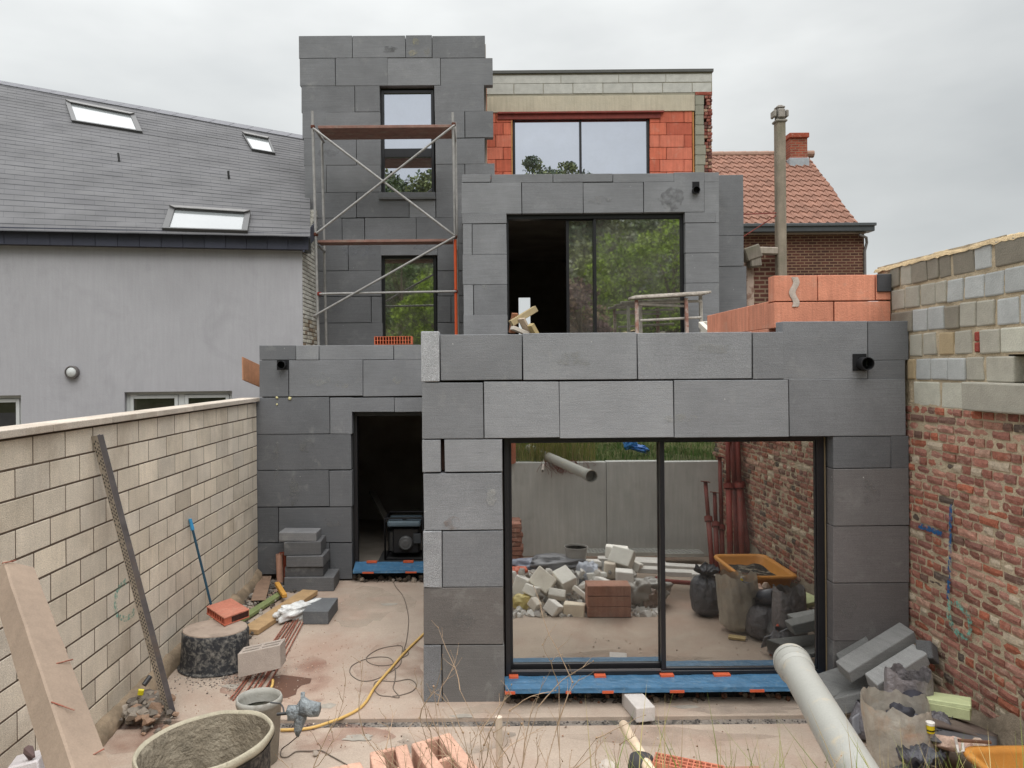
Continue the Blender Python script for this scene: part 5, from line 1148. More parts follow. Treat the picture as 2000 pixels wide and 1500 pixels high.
# generator in the back doorway
gY = 11.0; gx0, gx1 = X_(752, 1050, gY), X_(826, 1050, gY); gz0 = Z_(790, 1092, gY) ; gz1 = Z_(790, 1012, gY); gw = gx1 - gx0
gn = thing('generator', 'black portable generator standing inside the back doorway', 'generator', ((gx0 + gx1) / 2, gY + .25, gz0))
mb = MB()
for yy in (gY, gY + .5):
    mb.tube([(gx0, yy, gz0), (gx0, yy, gz1 - .03), (gx0 + .03, yy, gz1), (gx1 - .03, yy, gz1), (gx1, yy, gz1 - .03), (gx1, yy, gz0), (gx0, yy, gz0)], .014, 8)
for xx in (gx0, gx1):
    for zz in (gz0, gz1 - .02): mb.tube([(xx, gY, zz), (xx, gY + .5, zz)], .014, 8)
mb.build('frame', M_black, gn, smooth=True)
MB().box(gx0 + .03, gx1 - .03, gY - .01, gY + .46, gz1 - .13, gz1 - .04, C(96, 112, 122)).build('fuel_tank', M_genericm, gn, bevel=.03, seg=3)
MB().lathe(((gx0 + gx1) / 2, gY + .1, gz1 - .04), [(.03, 0), (.035, .02), (.0001, .025)], 16, tint=C(40)).build('fuel_cap', M_genericm, gn)
MB().box(gx0 + .10, gx1 - .06, gY + .08, gY + .42, gz0 + .06, gz1 - .16, C(38, 38, 40)).box(gx0 + .04, gx0 + .14, gY + .1, gY + .4, gz0 + .08, gz1 - .2, C(52)).build('engine', M_genericm, gn, bevel=.02)
c = ((gx0 + gx1) / 2 + .02, gY + .06, gz0 + .22)
MB().lathe(c, [(.0001, .05), (.04, .05), (.06, .045), (.085, .045), (.10, .03), (.105, -.03)], 28, rot=(math.radians(90), 0, 0), tint=C(92, 92, 92)).build('recoil_starter', M_genericm, gn, smooth=False)
MB().box(gx1 - .14, gx1 - .03, gY + .02, gY + .06, gz0 + .22, gz0 + .36, C(60, 64, 68)).build('control_panel', M_genericm, gn, bevel=.004)
MB().box(gx0 - .1, gx1 + .1, gY - .1, gY + .6, gz0 - .03, gz0 - .0145, C(60)).build('base_board', M_generic, gn)
# lumber leaning in the dark utility room
tag(MB().beam(P(726, 960, 12.6), P(758, 1020, 12.2), .1, .03, tint=C(90, 86, 80)).build('leaning_board', M_wood), 'dim board leaning inside the dark back doorway', 'board')

# limestone block, pole ends, clay blocks at the lower edge
slabG('limestone_block', [(1243, 1384), (1214, 1350), (1280, 1380)], G + .12, .118, M_lime, (.9, .9, .9), .008); tag(bpy.data.objects['limestone_block'], 'white stone block lying on the slab below the blue threshold', 'stone block')
A, B = P(1218, 1416, 2.35), P(1300, 1558, 1.75); hp = thing('broomstick', 'whitewashed wooden tool handle pointing up from the lower edge', 'tool handle', B)
MB().tube([A + (A - B) * .004, A, B], [.008, .0145, .0155], 14, C(206, 184, 158)).build('shaft', M_wood, hp, smooth=True); MB().lathe(P(1253, 1500, 2.0), [(.03, -.03), (.036, 0), (.03, .03), (.0001, .035)], 20, tint=C(60, 58, 58)).build('socket', M_generic, hp, smooth=True)
A = P(974, 1400, 1.80); tag(MB().tube([A, Vector((A.x + .004, 1.80, -1.46))], .0085, 12, C(196, 178, 160)).build('wooden_stake', M_wood), 'thin pale wooden stake standing upright in the dry weeds', 'stake')
tint_b = C(200, 158, 136, k=.86)
gb = 'clay blocks heaped on the lawn edge'
def cb(A, B, back, H, nx, nz, lab, nm='hollow_clay_block', wx=.012, wz=.012): return cellblock(nm, A, B, back, Vector((0, 0, -H)), nx, nz, wx, wz, M_oblk, tint_b, lab, 'clay block', gb)
cb(P(803, 1452, 2.1), P(862, 1540, 1.85), P(858, 1430, 2.18) - P(803, 1452, 2.1) + Vector((.03, 0, 0)), .2, 2, 1, 'upright hollow pink clay block, rightmost and highest at the lower edge', wx=.014, wz=.044)
cb(P(722, 1468, 2.0), P(740, 1560, 1.8), P(795, 1452, 2.08) - P(722, 1468, 2.0), .2, 2, 1, 'hollow pink clay block with a dark cell, left of the highest one', wx=.014, wz=.042)
cb(P(634, 1500, 1.92), P(662, 1560, 1.75), P(704, 1487, 1.98) - P(634, 1500, 1.92), .2, 1, 1, 'pink clay block just showing at the lower edge, leftmost of the three', wx=.03, wz=.04)
for i, (x, y, z) in enumerate(((-.32, 1.62, -1.45), (-.08, 1.62, -1.45), (-.32, 1.62, -1.235), (-.08, 1.62, -1.235))):
    tag(MB().box(x, x + .235, y, y + .16, z, z + .21, tint_b).build('hollow_clay_block', M_oblk, bevel=.004), 'plain pink clay block in the lower layers of the heap on the lawn edge', 'clay block', gb)
A, B = P(1274, 1487, 1.95), P(1412, 1516, 1.80)
cellblock('perforated_brick', A, B, Vector((.02, .05, 0)), Vector((0, 0, -.46)), 12, 3, .004, .004, M_oblk, C(186, 116, 92), 'orange brick with a grid of small holes in the grass at the lower edge', 'brick')
tag(MB().rock(P(1188, 1503, 2.0), .028, 3, tint=C(214, 208, 200)).build('white_stone', M_lime), 'small white stone at the lower edge left of the tool handle', 'stone')
tag(MB().rock(PG(616, 1471, G + .02), .025, 5, tint=C(200, 192, 182)).build('pebble', M_lime), 'small pale pebble on the slab near the drill cable', 'stone')
# the big grey pipe reaching over the edge
A = P(1545, 1290, 3.62); B = P(1661, 1500, 2.66); d = (B - A).normalized(); E = B + d * 2.1; E.z = -1.345
pp = thing('drain_pipe', 'thick pale grey plastic pipe reaching over the yard from the lawn', 'pipe', (A + E) / 2)
r = .071; d = (E - A).normalized(); MB().pipe(A + d * .10, E, r, .005, 40).build('pipe_barrel', M_pvc, pp, smooth=False)
MB().pipe(A, A + d * .115, r + .011, .006, 40).pipe(A + d * .03, A + d * .045, r + .015, .006, 40).lathe(A + d * .115, [(r + .010, 0), (r + .001, .03)], 40, rot=d.to_track_quat('Z', 'Y').to_euler()).build('socket', M_pvc, pp, smooth=False)
for o in pp.children: o.data.polygons.foreach_set('use_smooth', [True] * len(o.data.polygons)); o.data.set_sharp_from_angle(angle=math.radians(40))

# ------------------------------------------------------------------ debris pile on the right
gr = 'grey foam board offcuts'
def sl(a, b, c, t, g, lab, mat=None):
    o = MB().slab(P(*a), P(*b), P(*c), t, C(g, g, g - 2)).build('foam_offcut', mat or M_eps, bevel=.010, seg=2); return tag(o, lab, 'foam block', gr)
sl((1657, 1313, 6.06), (1631, 1291, 6.26), (1786, 1233, 6.28), .10, 124, 'long grey foam offcut, topmost of the pile by the brick wall')
sl((1713, 1338, 5.84), (1688, 1315, 6.04), (1811, 1276, 6.04), .10, 148, 'lighter grey foam offcut just below and right of the topmost one by the brick wall')
sl((1622, 1361, 6.20), (1594, 1316, 6.50), (1702, 1334, 6.24), .035, 112, 'flat dark foam sheet beside the end of the big pipe')
sl((1622, 1366, 6.02), (1640, 1352, 6.20), (1722, 1342, 6.08), .13, 108, 'mud-stained grey foam offcut at the bottom of the pile by the brick wall')
sl((1640, 1290, 6.45), (1632, 1276, 6.52), (1700, 1255, 6.48), .10, 100, 'grey foam offcut end showing behind the topmost one')
o = MB().slab(P(1790, 1283, 6.1), P(1786, 1248, 6.2), P(1822, 1286, 6.0), .12, C(104)).build('foam_offcut', M_epscut, bevel=.012, seg=2); tag(o, 'rough-cut grey foam chunk against the brick wall at the right end of the pile', 'foam block', gr)
mb = MB()
mb.grid(lambda u, v: P(1662 + 82 * u + 4 * v, 1400 - 36 * math.sin(u * 1.5) + 40 * v + (1 - u) * 2, 5.82 - .06 * v + .04 * math.sin(u * 3)), 14, 10, C(112, 112, 116)); o = mb.build('membrane_sheet', M_genericm, smooth=True); sm = o.modifiers.new('thick', 'SOLIDIFY'); sm.thickness = .012
tag(o, 'curled grey membrane sheet between the big pipe and the plastic bags', 'membrane')
q_ = P(1776, 1392, 5.62); tag(MB().sack((q_.x, q_.y, G), .145, .60, 11, top=1.0, tint=(2.1, 2.0, 1.95)).build('grey_sack', M_fgrey, smooth=True), 'upright grey plastic sack beside the lighter foam offcut', 'plastic bag')
# half gutter with dirt
A, B = P(1786, 1366, 5.45), P(1790, 1440, 5.15); mb = MB(); mb.pipe(A, B, .085, .005, 24, C(64, 64, 72)); gt = mb.build('pipe_offcut', M_genericm, smooth=True); tag(gt, 'short dark plastic pipe offcut full of soil in front of the grey sack', 'pipe')
MB().tube([A.lerp(B, .06), B], .078, 16, C(98, 78, 62)).build('soil_fill', M_cem, gt)
o = MB().slab(P(1800, 1363, 5.42), P(1804, 1348, 5.66), P(1897, 1378, 5.28), .032, C(196, 204, 156, k=.95)).slab(P(1806, 1371, 5.405), P(1812, 1356, 5.60), P(1895, 1387, 5.275), .075, C(186, 192, 146, k=.9)).build('green_foam_slab', MATS['mixed'], bevel=.005)
tag(o, 'pale green foam slab on top of the debris by the brick wall', 'foam slab')
mb = MB(); mb.grid(lambda u, v: P(1806 + 140 * u, 1398 + 12 * u + 30 * u * u + 20 * v, 5.36 - .25 * v), 12, 4, C(104, 92, 84)); o = mb.build('bent_board', M_generic, smooth=True); o.modifiers.new('thick', 'SOLIDIFY').thickness = .02; tag(o, 'bent brown board under the pale green foam slab', 'board')
mb = MB(); mb.grid(lambda u, v: P(1806 + 140 * u, 1416 + 26 * u + 30 * v, 5.15 - .2 * v), 12, 4, C(96, 96, 98)); o = mb.build('dark_sheet', M_genericm, smooth=True); o.modifiers.new('thick', 'SOLIDIFY').thickness = .01; tag(o, 'dark grey plastic sheet below the bent brown board', 'sheet')
def bag(c, rad, seed, rot, mat, lab, tint=(1, 1, 1), pinch=.2, amp=.13, wr=.07, name='rubbish_bag', tie=False, lean=(0, 0), top=.85): return tag(MB().sack((c[0], c[1], G), rad[0], (c[2] - G) * 2, seed, lean=lean, tie=tie, top=top, tint=tint).build(name, mat, smooth=True), lab, 'plastic bag', 'rubbish bags by the orange tub')
bag((2.86, 5.10, G + .30), (.185, .17, .33), 21, (0, .06, 0), M_film, 'big translucent beige bag slumped left of the yellow jar', (1, 1, .97), top=1.05, lean=(-.04, .03))
bag((2.66, 4.56, G + .27), (.17, .16, .30), 33, (.0, .0, .3), M_fgrey, 'dark tied rubbish bag at the lower edge in front of the translucent one', (.62, .63, .68), tie=True, top=.75)
bag((3.04, 5.34, G + .22), (.19, .20, .27), 44, (-.15, .1, 0), M_fgrey, 'brownish grey rubbish bag leaning on the house side of the orange tub', (1.0, .95, .95), tie=True, lean=(.02, -.10), top=.8)
bag((3.16, 5.60, G + .20), (.18, .17, .28), 55, (-.25, .45, 0), M_fgrey, 'slumped olive-grey rubbish bag leaning on its neighbour in the door reflection', (.72, .72, .68), tie=True, lean=(.10, -.16), top=.7)
bag((3.02, 5.86, G + .13), (.13, .13, .14), 66, (0, 0, 0), M_fgrey, 'smallest grey rubbish bag, nearest the glass door', (1.3, 1.3, 1.35), top=.6)
tag(MB().lathe(P(1817, 1431, 4.95), [(.023, 0), (.026, .004), (.026, .052)], 20, tint=C(222, 196, 30)).lathe(P(1817, 1431, 4.95) + Vector((0, 0, .052)), [(.027, 0), (.027, .018), (.0001, .02)], 20, tint=C(226, 222, 214)).lathe(P(1817, 1431, 4.95) + Vector((0, 0, .008)), [(.0268, .006), (.0268, .016)], 20, tint=C(60, 52, 20)).build('yellow_jar', M_genericm), 'small yellow jar with a white lid on the debris', 'jar')
for px, py, Y, r, c, lab in ((1850, 1448, 4.98, .085, (196, 168, 150), 'large pinkish stone behind the rim of the orange tub'), (1878, 1452, 4.92, .07, (186, 156, 140), 'medium pinkish stone right of the largest one'), (1915, 1458, 4.88, .07, (176, 156, 140), 'flat pinkish stone farthest right behind the orange tub')):
    tag(MB().rock(P(px, py, Y), r, sq=(1.2, 1, .8), tint=C(*c)).build('stone', M_rub, bevel=.006), lab, 'stone')
# orange tub
tx0, tx1, ty0, ty1, tz = 3.00, 3.66, 3.70, 4.75, -2.385
ot = thing('orange_tub', 'rectangular orange plastic mortar tub at the lower right corner', 'tub', ((tx0 + tx1) / 2, (ty0 + ty1) / 2, G))
def rrect(x0, x1, y0, y1, r, n=5):
    out = []
    for cx_, cy_, a0 in ((x1 - r, y0 + r, -90), (x1 - r, y1 - r, 0), (x0 + r, y1 - r, 90), (x0 + r, y0 + r, 180)):
        for k in range(n + 1): a = math.radians(a0 + 90 * k / n); out.append((cx_ + r * math.cos(a), cy_ + r * math.sin(a)))
    return out
def loft(rings, tint=(1, 1, 1)):
    mb = MB(); n = len(rings[0][0]); 
    for pts_, z in rings: mb.v += [(x, y, z) for x, y in pts_]
    for i in range(len(rings) - 1):
        for k in range(n): k2 = (k + 1) % n; mb.f.append((i * n + k, i * n + k2, (i + 1) * n + k2, (i + 1) * n + k)); mb.t.append(tint); mb.m.append(0)
    mb.f.append(tuple(range((len(rings) - 1) * n, len(rings) * n))); mb.t.append(tint); mb.m.append(0); return mb
def rr_(i, r=.1): return rrect(tx0 + i, tx1 - i, ty0 + i, ty1 - i, r)
loft([(rr_(.10), G + .12), (rr_(.03), tz - .05), (rr_(.0), tz - .045), (rr_(-.01), tz - .02), (rr_(0), tz), (rr_(.03), tz), (rr_(.045), tz - .03), (rr_(.10), G + .2)]).build('tub_shell', M_otub, ot, smooth=True)
MB().grid(lambda u, v: (tx0 + .09 + (tx1 - tx0 - .18) * u, ty0 + .09 + (ty1 - ty0 - .18) * v, tz - .11 + .03 * noise.noise(Vector((u * 4, v * 4, 2)))), 20, 20, C(88, 88, 92)).build('tub_contents', M_cem, ot, smooth=True)
MB().box(tx0 + .12, tx1 - .12, ty0 + .15, ty0 + .22, G, G + .13, C(90)).box(tx0 + .12, tx1 - .12, ty1 - .22, ty1 - .15, G, G + .13, C(90)).build('skid', M_generic, ot)
a = P(1869, 1470, 4.42); tool = MB().tube([P(1872, 1446, 4.75), P(1935, 1450, 4.75)], .011, 8, C(110, 80, 64)).tube([P(1866, 1440, 4.75), P(1869, 1455, 4.74), P(1872, 1470, 4.70), P(1882, 1467, 4.70), P(1880, 1452, 4.74)], .009, 8, C(186, 180, 172)).build('hand_tool', M_genericm); tag(tool, 'small hand tool with a bent metal end resting on the orange tub rim', 'tool')

def splat(cx_, cy_, rx, ry, seed, mat, name, label, z=G + .0025):
    n = 40; vs = []
    for i in range(n):
        a = 2 * math.pi * i / n; k = 1 + .45 * noise.noise(Vector((math.cos(a) * 1.6, math.sin(a) * 1.6, seed))) + .18 * noise.noise(Vector((math.cos(a) * 6, math.sin(a) * 6, seed)))
        q = PG(cx_, cy_, z); vs.append((q.x + math.cos(a) * rx * k, q.y + math.sin(a) * ry * k, z))
    return tag(MB().add(vs, [tuple(range(n))]).build(name, mat), label, 'stain', kind='structure')
M_dust = material('red_dust', C(176, 132, 112, k=.78), .9, .15, 4, .3, 50, tint=False); M_cemsp = material('cement_spill', C(176, 168, 156, k=.8), .9, .2, 8, .5, 50, tint=False)
scatter('dust_grit', 900, lambda: (lambda a: (a.x, a.y, G))(PG(random.gauss(560, 120), random.gauss(1300, 60))), (.003, .009), [(176, 140, 120), (150, 118, 100), (196, 180, 162)], 'fine reddish grit spread over the left part of the slab', 'grit')
for k_, (a_, b_, c_, d_) in enumerate([(905, 1398, .10, .03), (640, 1378, .07, .05), (760, 1180, .10, .05), (1340, 1380, .12, .03), (700, 1440, .12, .05), (455, 1340, .10, .05)]): splat(a_, b_, c_, d_, k_ * 3.3, M_cemsp, 'cement_spill', 'thin dried cement splash on the slab', G + .0022)

for k_, (x_, y_, z_, r_, c_) in enumerate(((2.84, 5.12, G + .16, .11, (70, 70, 76)), (2.92, 5.04, G + .32, .09, (150, 96, 66)), (2.78, 5.16, G + .38, .09, (96, 92, 88)), (2.88, 5.20, G + .46, .08, (60, 60, 66)))):
    tag(MB().blob((x_, y_, z_), (r_, r_ * .8, r_), seed=k_, amp=.3, wr=.12, nu=24, nv=16, tint=C(*c_)).build('bag_filling', M_generic, smooth=True), ['dark scrap lump low inside the big translucent bag', 'orange-brown scrap showing through the big translucent bag', 'grey scrap near the top of the big translucent bag', 'darkest scrap at the open top of the big translucent bag'][k_], 'scrap')

def wash(cx_, cy_, rx, ry, seed, col, label, z=G + .0012, lo=.42, hi=.78):
    m = paintmat('wash_%d_%d_%d' % col, C(*col, k=.82), lo, hi, 2.6, .62); o = splat(cx_, cy_, rx, ry, seed, m, 'dust_film', label, z); return o
for k_, (a_, b_, rx_, ry_, c_) in enumerate([(560, 1330, .55, .5, (168, 122, 104)), (640, 1440, .5, .22, (164, 116, 98)), (760, 1300, .4, .6, (176, 140, 122)), (720, 1180, .5, .7, (204, 190, 172)), (1000, 1385, .5, .10, (200, 186, 168)), (1300, 1440, .7, .16, (176, 158, 142)), (880, 1450, .5, .2, (148, 142, 132)), (1450, 1385, .5, .08, (150, 140, 130)), (250, 1440, .3, .25, (158, 116, 98))]): wash(a_, b_, rx_, ry_, k_ * 5.1, c_, 'thin patchy film of dust and damp on the concrete slab', G + .0008 + k_ * .00015)
# ------------------------------------------------------------------ seen only mirrored in the big glass door: the back half of the yard
def Rz(px, py, Ya): return R(px, py, Ya)
rbk = thing('brick_stack', 'low stack of red bricks by the retaining wall, left in the door reflection', 'brick stack', (.55, 2.5, G))
mb = MB()
for k in range(10):
    for i in range(2): mb.obox((.50 + i * .0 + random.uniform(-.02, .02), 2.35 + i * .26, G + .06 + k * .065), (.24 + random.uniform(-.02, .05), .22, .055), rot=(0, 0, random.uniform(-.2, .2)), tint=C(160, 112, 96, k=random.uniform(.8, 1.1)))
mb.build('bricks', M_brick, rbk, bevel=.004)
props_g = 'red steel props leaning in the corner by the retaining wall'
for i, (xb, xt, yt, Ya, r) in enumerate([(1394, 1378, 941, 10.2, .022), (1402, 1396, 962, 10.35, .022), (1412, 1406, 893, 10.5, .022), (1428, 1421, 840, 10.2, .026), (1441, 1435, 842, 10.3, .024), (1446, 1447, 862, 10.4, .024), (1452, 1456, 838, 10.15, .026), (1468, 1466, 836, 10.3, .028)]):
    b = RG(xb, 722 + 2.87 * F / Ya); b.z = G; t = Rz(xt, yt, Ya + .55); t.x = min(t.x, XR - .06); b.x = min(b.x, XR - .07)
    r *= 1.55
    lab = ['shortest red steel prop, leftmost of the group in the door reflection', 'short red steel prop, second from the left in the door reflection', 'thin red steel prop behind the wooden post, third from the left', 'tall bright red steel prop, fourth from the left', 'tall brownish steel prop in the middle of the group', 'rusty steel prop with a collar, sixth from the left', 'tall red steel prop with white paint drops, second from the right', 'thick red steel prop, rightmost beside the brick wall'][i]
    p = thing('steel_prop', lab, 'steel prop', b, props_g); m = b.lerp(t, .62 if i != 2 else .4)
    MB().tube([b, m], r, 12, (1.1, 1, 1) if i in (3, 7) else (.9, 1, 1)).build('outer_tube', M_redsteel, p, smooth=True); MB().tube([m, t], r * .8, 12, (.85, .9, .9)).build('inner_tube', M_redsteel, p, smooth=True)
    dd = (t - b).normalized(); MB().tube([m - dd * .04, m + dd * .03], r * 1.6, 12).build('collar', M_redsteel, p); MB().obox(b + Vector((0, 0, .004)), (.12, .12, .008)).build('base_plate', M_redsteel, p)
    MB().obox(t, (.13, .13, .008), rot=(.2, .1, .3)).build('head_plate', M_redsteel, p)
# perforated scaffold plank along the foot of the wall
a, b = Rz(1150, 1091, 11.0), Rz(1376, 1091, 11.0); y0 = a.y
sp_ = thing('steel_plank', 'perforated galvanised scaffold plank lying at the foot of the retaining wall', 'scaffold plank', ((a.x + b.x) / 2, y0 - .15, G + .06))
mb = MB().box(a.x, b.x, y0 - .28, y0, G + .12, G + .17, C(172, 172, 166)); x = a.x + .03
while x < b.x - .03:
    for k in range(6):
        if (k + int(x / .05)) % 2: mb.box(x, x + .026, y0 - .26 + k * .042, y0 - .236 + k * .042, G + .1705, G + .1712, C(46))
    x += .05
mb.build('plank_body', M_genericm, sp_)
for k, (x0, x1, y1, y2, Ya, t) in enumerate([(1240, 1385, 1103, 1112, 10.0, .07), (1248, 1392, 1116, 1122, 9.7, .06), (1170, 1300, 1096, 1100, 10.3, .06), (1352, 1400, 1126, 1128, 9.35, .1)]):
    A, B = Rz(x0, y1, Ya), Rz(x1, y2, Ya - .1)
    tag(MB().beam(A, B, .16, t, tint=C(206, 202, 196)).build('white_board', M_white2, bevel=.006), ['longest white board lying behind the rubble, uppermost', 'white board lying just below the uppermost one', 'white board end behind the stone blocks', 'short thick white board at the right end of the board pile'][k], 'board', 'white boards lying behind the rubble')
A, B = Rz(1284, 1134, 9.5), Rz(1350, 1139, 9.45); tag(MB().tube([A, B], .028, 12).build('red_tube', M_redsteel), 'red steel tube lying beside the white boards', 'tube')
# pile of white blocks and sacks
core = MB()
for _ in range(760):
    px = random.uniform(1003, 1290); top = 1112 if px < 1240 else 1140; py = random.uniform(top, 1212); Ya = 2.87 * F / (max(py, 1150) - CY) * 1.0
    Ya = min(Ya, 9.9) if py > 1150 else random.uniform(9.3, 10.0); q = Rz(px, py, Ya); q.z = max(q.z - .05, G); core.rock(q, random.uniform(.018, .07), tint=C(*random.choice([(210, 206, 200), (190, 186, 180), (160, 154, 148), (216, 212, 206), (186, 172, 154), (140, 136, 132)])))
tag(core.build('rubble_pile', M_white2), 'heap of pale broken stone and plaster in front of the retaining wall', 'rubble', kind='stuff')
blocks = [(1062, 1140, 9.2, (.27, .22, .22), (.5, .6, .4), (208, 202, 190), 'largest white block tilted on its corner, left in the rubble heap'), (1106, 1138, 9.25, (.24, .2, .24), (-.4, .5, 1.1), (202, 198, 190), 'tilted white block next to the largest one in the rubble heap'),
          (1083, 1193, 8.75, (.17, .13, .15), (.3, .4, .8), (206, 202, 196), 'small white block low in the rubble heap, left of the red clay box'), (1124, 1197, 8.75, (.25, .17, .16), (.05, .05, .25), (200, 188, 170), 'pale block chunk on the floor against the red clay box'),
          (1208, 1082, 9.9, (.30, .24, .14), (.05, .1, .2), (222, 218, 210), 'flat-topped white block crowning the rubble heap'), (1218, 1094, 9.6, (.28, .2, .22), (.5, .2, .5), (205, 202, 194), 'rounded white block below the crowning one'),
          (1194, 1118, 9.5, (.15, .15, .2), (0, 0, .3), (188, 178, 164), 'beige upright block in the rubble heap'), (1223, 1132, 9.3, (.21, .16, .17), (0, 0, .15), (206, 202, 196), 'square white block right of the beige upright one'),
          (1040, 1158, 9.05, (.17, .14, .13), (.4, .2, .6), (206, 202, 194), 'medium white block left below the largest one in the heap'), (1090, 1165, 9.0, (.2, .13, .1), (.7, .1, .2), (198, 194, 186), 'broken white block under the two tilted ones in the heap'), (1046, 1185, 8.85, (.13, .1, .1), (.1, .6, .9), (200, 192, 180), 'small beige block at the front left of the heap'), (1240, 1108, 9.7, (.2, .15, .12), (.2, .3, .6), (204, 200, 192), 'broken white block at the right shoulder of the heap'), (1180, 1140, 9.2, (.18, .14, .08), (.3, .1, .9), (206, 202, 196), 'flat white piece just above the red clay box'), (1146, 1148, 9.15, (.2, .06, .06), (.2, -.5, .4), (212, 210, 204), 'narrow white strip crossing the middle of the heap'),
          (1168, 1128, 9.4, (.24, .18, .08), (.2, -.1, .1), (196, 194, 188), 'thin white slab in the middle of the rubble heap'), (1160, 1103, 9.9, (.22, .16, .07), (.1, .1, -.2), (200, 196, 190), 'thin pale slab under the metal bucket'),
          (1020, 1150, 9.3, (.22, .2, .22), (.2, .3, .2), (196, 192, 186), 'white sack-like block at the left edge of the glass'), (1137, 1163, 8.95, (.22, .05, .06), (0, .6, .5), (212, 208, 200), 'narrow white stick-like offcut above the red clay box')]
for px, py, Ya, s, r, c, lab in blocks: tag(MB().obox(Rz(px, py, Ya), s, rot=r, tint=C(*c, k=1.28)).jit(.012).build('white_block', M_white2, bevel=.014, seg=2), lab, 'stone block', 'blocks in the rubble heap')
pc_ = MB(); rs_ = random.Random(5)
for k in range(46):
    px = rs_.uniform(1006, 1262); t_ = rs_.random(); top_ = 1100 + abs(px - 1130) * .16; py = top_ + t_ * (1196 - top_); Ya = 9.9 - .95 * t_; s_ = rs_.uniform(.05, .17)
    if 1146 < px < 1242 and py > 1146: continue
    pc_.obox(Rz(px, py, Ya + .06), (s_ * rs_.uniform(.8, 1.8), s_ * rs_.uniform(.3, 1), s_ * rs_.uniform(.3, .9)), rot=(rs_.uniform(0, 3), rs_.uniform(0, 3), rs_.uniform(0, 3)), tint=C(*rs_.choice([(212, 210, 204), (204, 200, 194), (196, 188, 176), (180, 178, 174)]), k=1.05))
pc_.jit(.010); tag(pc_.build('block_shards', M_white2), 'many broken white block shards lying over the rubble heap', 'rubble', kind='stuff')
A0 = Rz(1194, 1213, 8.62); cb_ = thing('red_clay_box', 'ribbed red-brown clay block standing in front of the rubble heap', 'clay block', (A0.x, A0.y - .1, G))
mb = MB()
for k in range(3): mb.obox((A0.x, A0.y - .12, G + .062 + .122 * k), (.50, .24, .118), rot=(0, 0, .03), tint=C(170, 126, 108, k=.9))
mb.build('clay_body', M_oblk, cb_, bevel=.006)
q = Rz(1127, 1071, 9.9); mbk = thing('metal_bucket', 'galvanised metal bucket on top of the rubble heap', 'bucket', q - Vector((0, 0, .3)))
MB().lathe(q - Vector((0, 0, .30)), [(.12, 0), (.135, .18), (.138, .185), (.145, .28), (.156, .285), (.156, .30), (.148, .30), (.14, .27), (.12, .06), (.0001, .06)], 32, tint=C(156, 152, 146)).build('bucket_body', M_genericm, mbk, smooth=False); MB().lathe(q - Vector((0, 0, .02)), [(.143, 0), (.0001, 0)], 24, tint=C(90, 84, 76)).build('bucket_contents', M_cem, mbk)
for px, py, Ya, rad, c, lab in ((1085, 1103, 9.9, (.36, .2, .09), (118, 118, 122), 'dark grey cloth draped behind the white blocks'), (1150, 1128, 9.5, (.13, .12, .17), (176, 180, 190), 'crumpled pale blue plastic sheet in the rubble heap'), (1028, 1112, 9.9, (.26, .15, .10), (120, 124, 140), 'blue-grey rag at the left edge of the glass'), (1012, 1122, 9.7, (.12, .1, .07), (190, 90, 60), 'orange-red rag under the blue-grey one'), (1022, 1180, 9.0, (.12, .1, .08), (196, 178, 110), 'yellowish crumpled foam lump at the left of the heap'), (1275, 1150, 9.2, (.20, .16, .11), (150, 146, 140), 'grey bag of plaster scraps at the right end of the heap'), (1255, 1165, 8.95, (.14, .12, .15), (140, 134, 126), 'translucent bag of scraps behind the red clay box'), (1272, 1175, 8.95, (.10, .1, .12), (124, 104, 92), 'brown bag of scraps right of the translucent one')):
    tag(MB().blob(Rz(px, py, Ya), rad, seed=px, amp=.25, wr=.12, nu=36, nv=24, tint=C(*c)).build('crumpled_sheet', M_genericm, smooth=True), lab, 'sheet')
A = RG(1440, 1246, G + .012); tag(MB().obox((A.x, A.y, G + .014), (.17, .1, .02), rot=(0, 0, .4), tint=C(190, 166, 120)).build('wood_scrap', M_wood), 'flat yellowish wood scrap on the slab by the bags', 'scrap')
tag(MB().tube([Rz(1534, 1160, 7.9), Rz(1526, 1200, 7.8), Rz(1514, 1245, 7.6), Rz(1506, 1280, 7.5)], [.012, .016, .02, .014], 6, C(190, 84, 60)).build('red_strap', M_generic), 'red strap hanging down beside the rubbish bags', 'strap')
# blue cloth and small pipe on the lawn
q = Vector((2.62, 1.10, -1.30)); mb = MB(); mb.blob(q, (.17, .07, .05), seed=5, amp=.4, wr=.2, nu=30, nv=20, rot=(0, .25, .3), tint=C(40, 110, 190)); mb.blob(q + Vector((-.12, 0, .06)), (.10, .05, .07), seed=8, amp=.4, wr=.2, nu=24, nv=16, rot=(0, -.4, 0), tint=C(60, 130, 200)); tag(mb.build('blue_cloth', M_genericm, smooth=True), 'bright blue crumpled plastic in the grass above the retaining wall', 'cloth')
A = Rz(1061, 922, 11.3); tag(MB().pipe(A, A + Vector((.06, -.42, .12)), .022, .004, 14, C(190, 178, 170)).build('small_pipe', M_genericm), 'thin pale pipe poking out of the grass over the retaining wall', 'pipe')

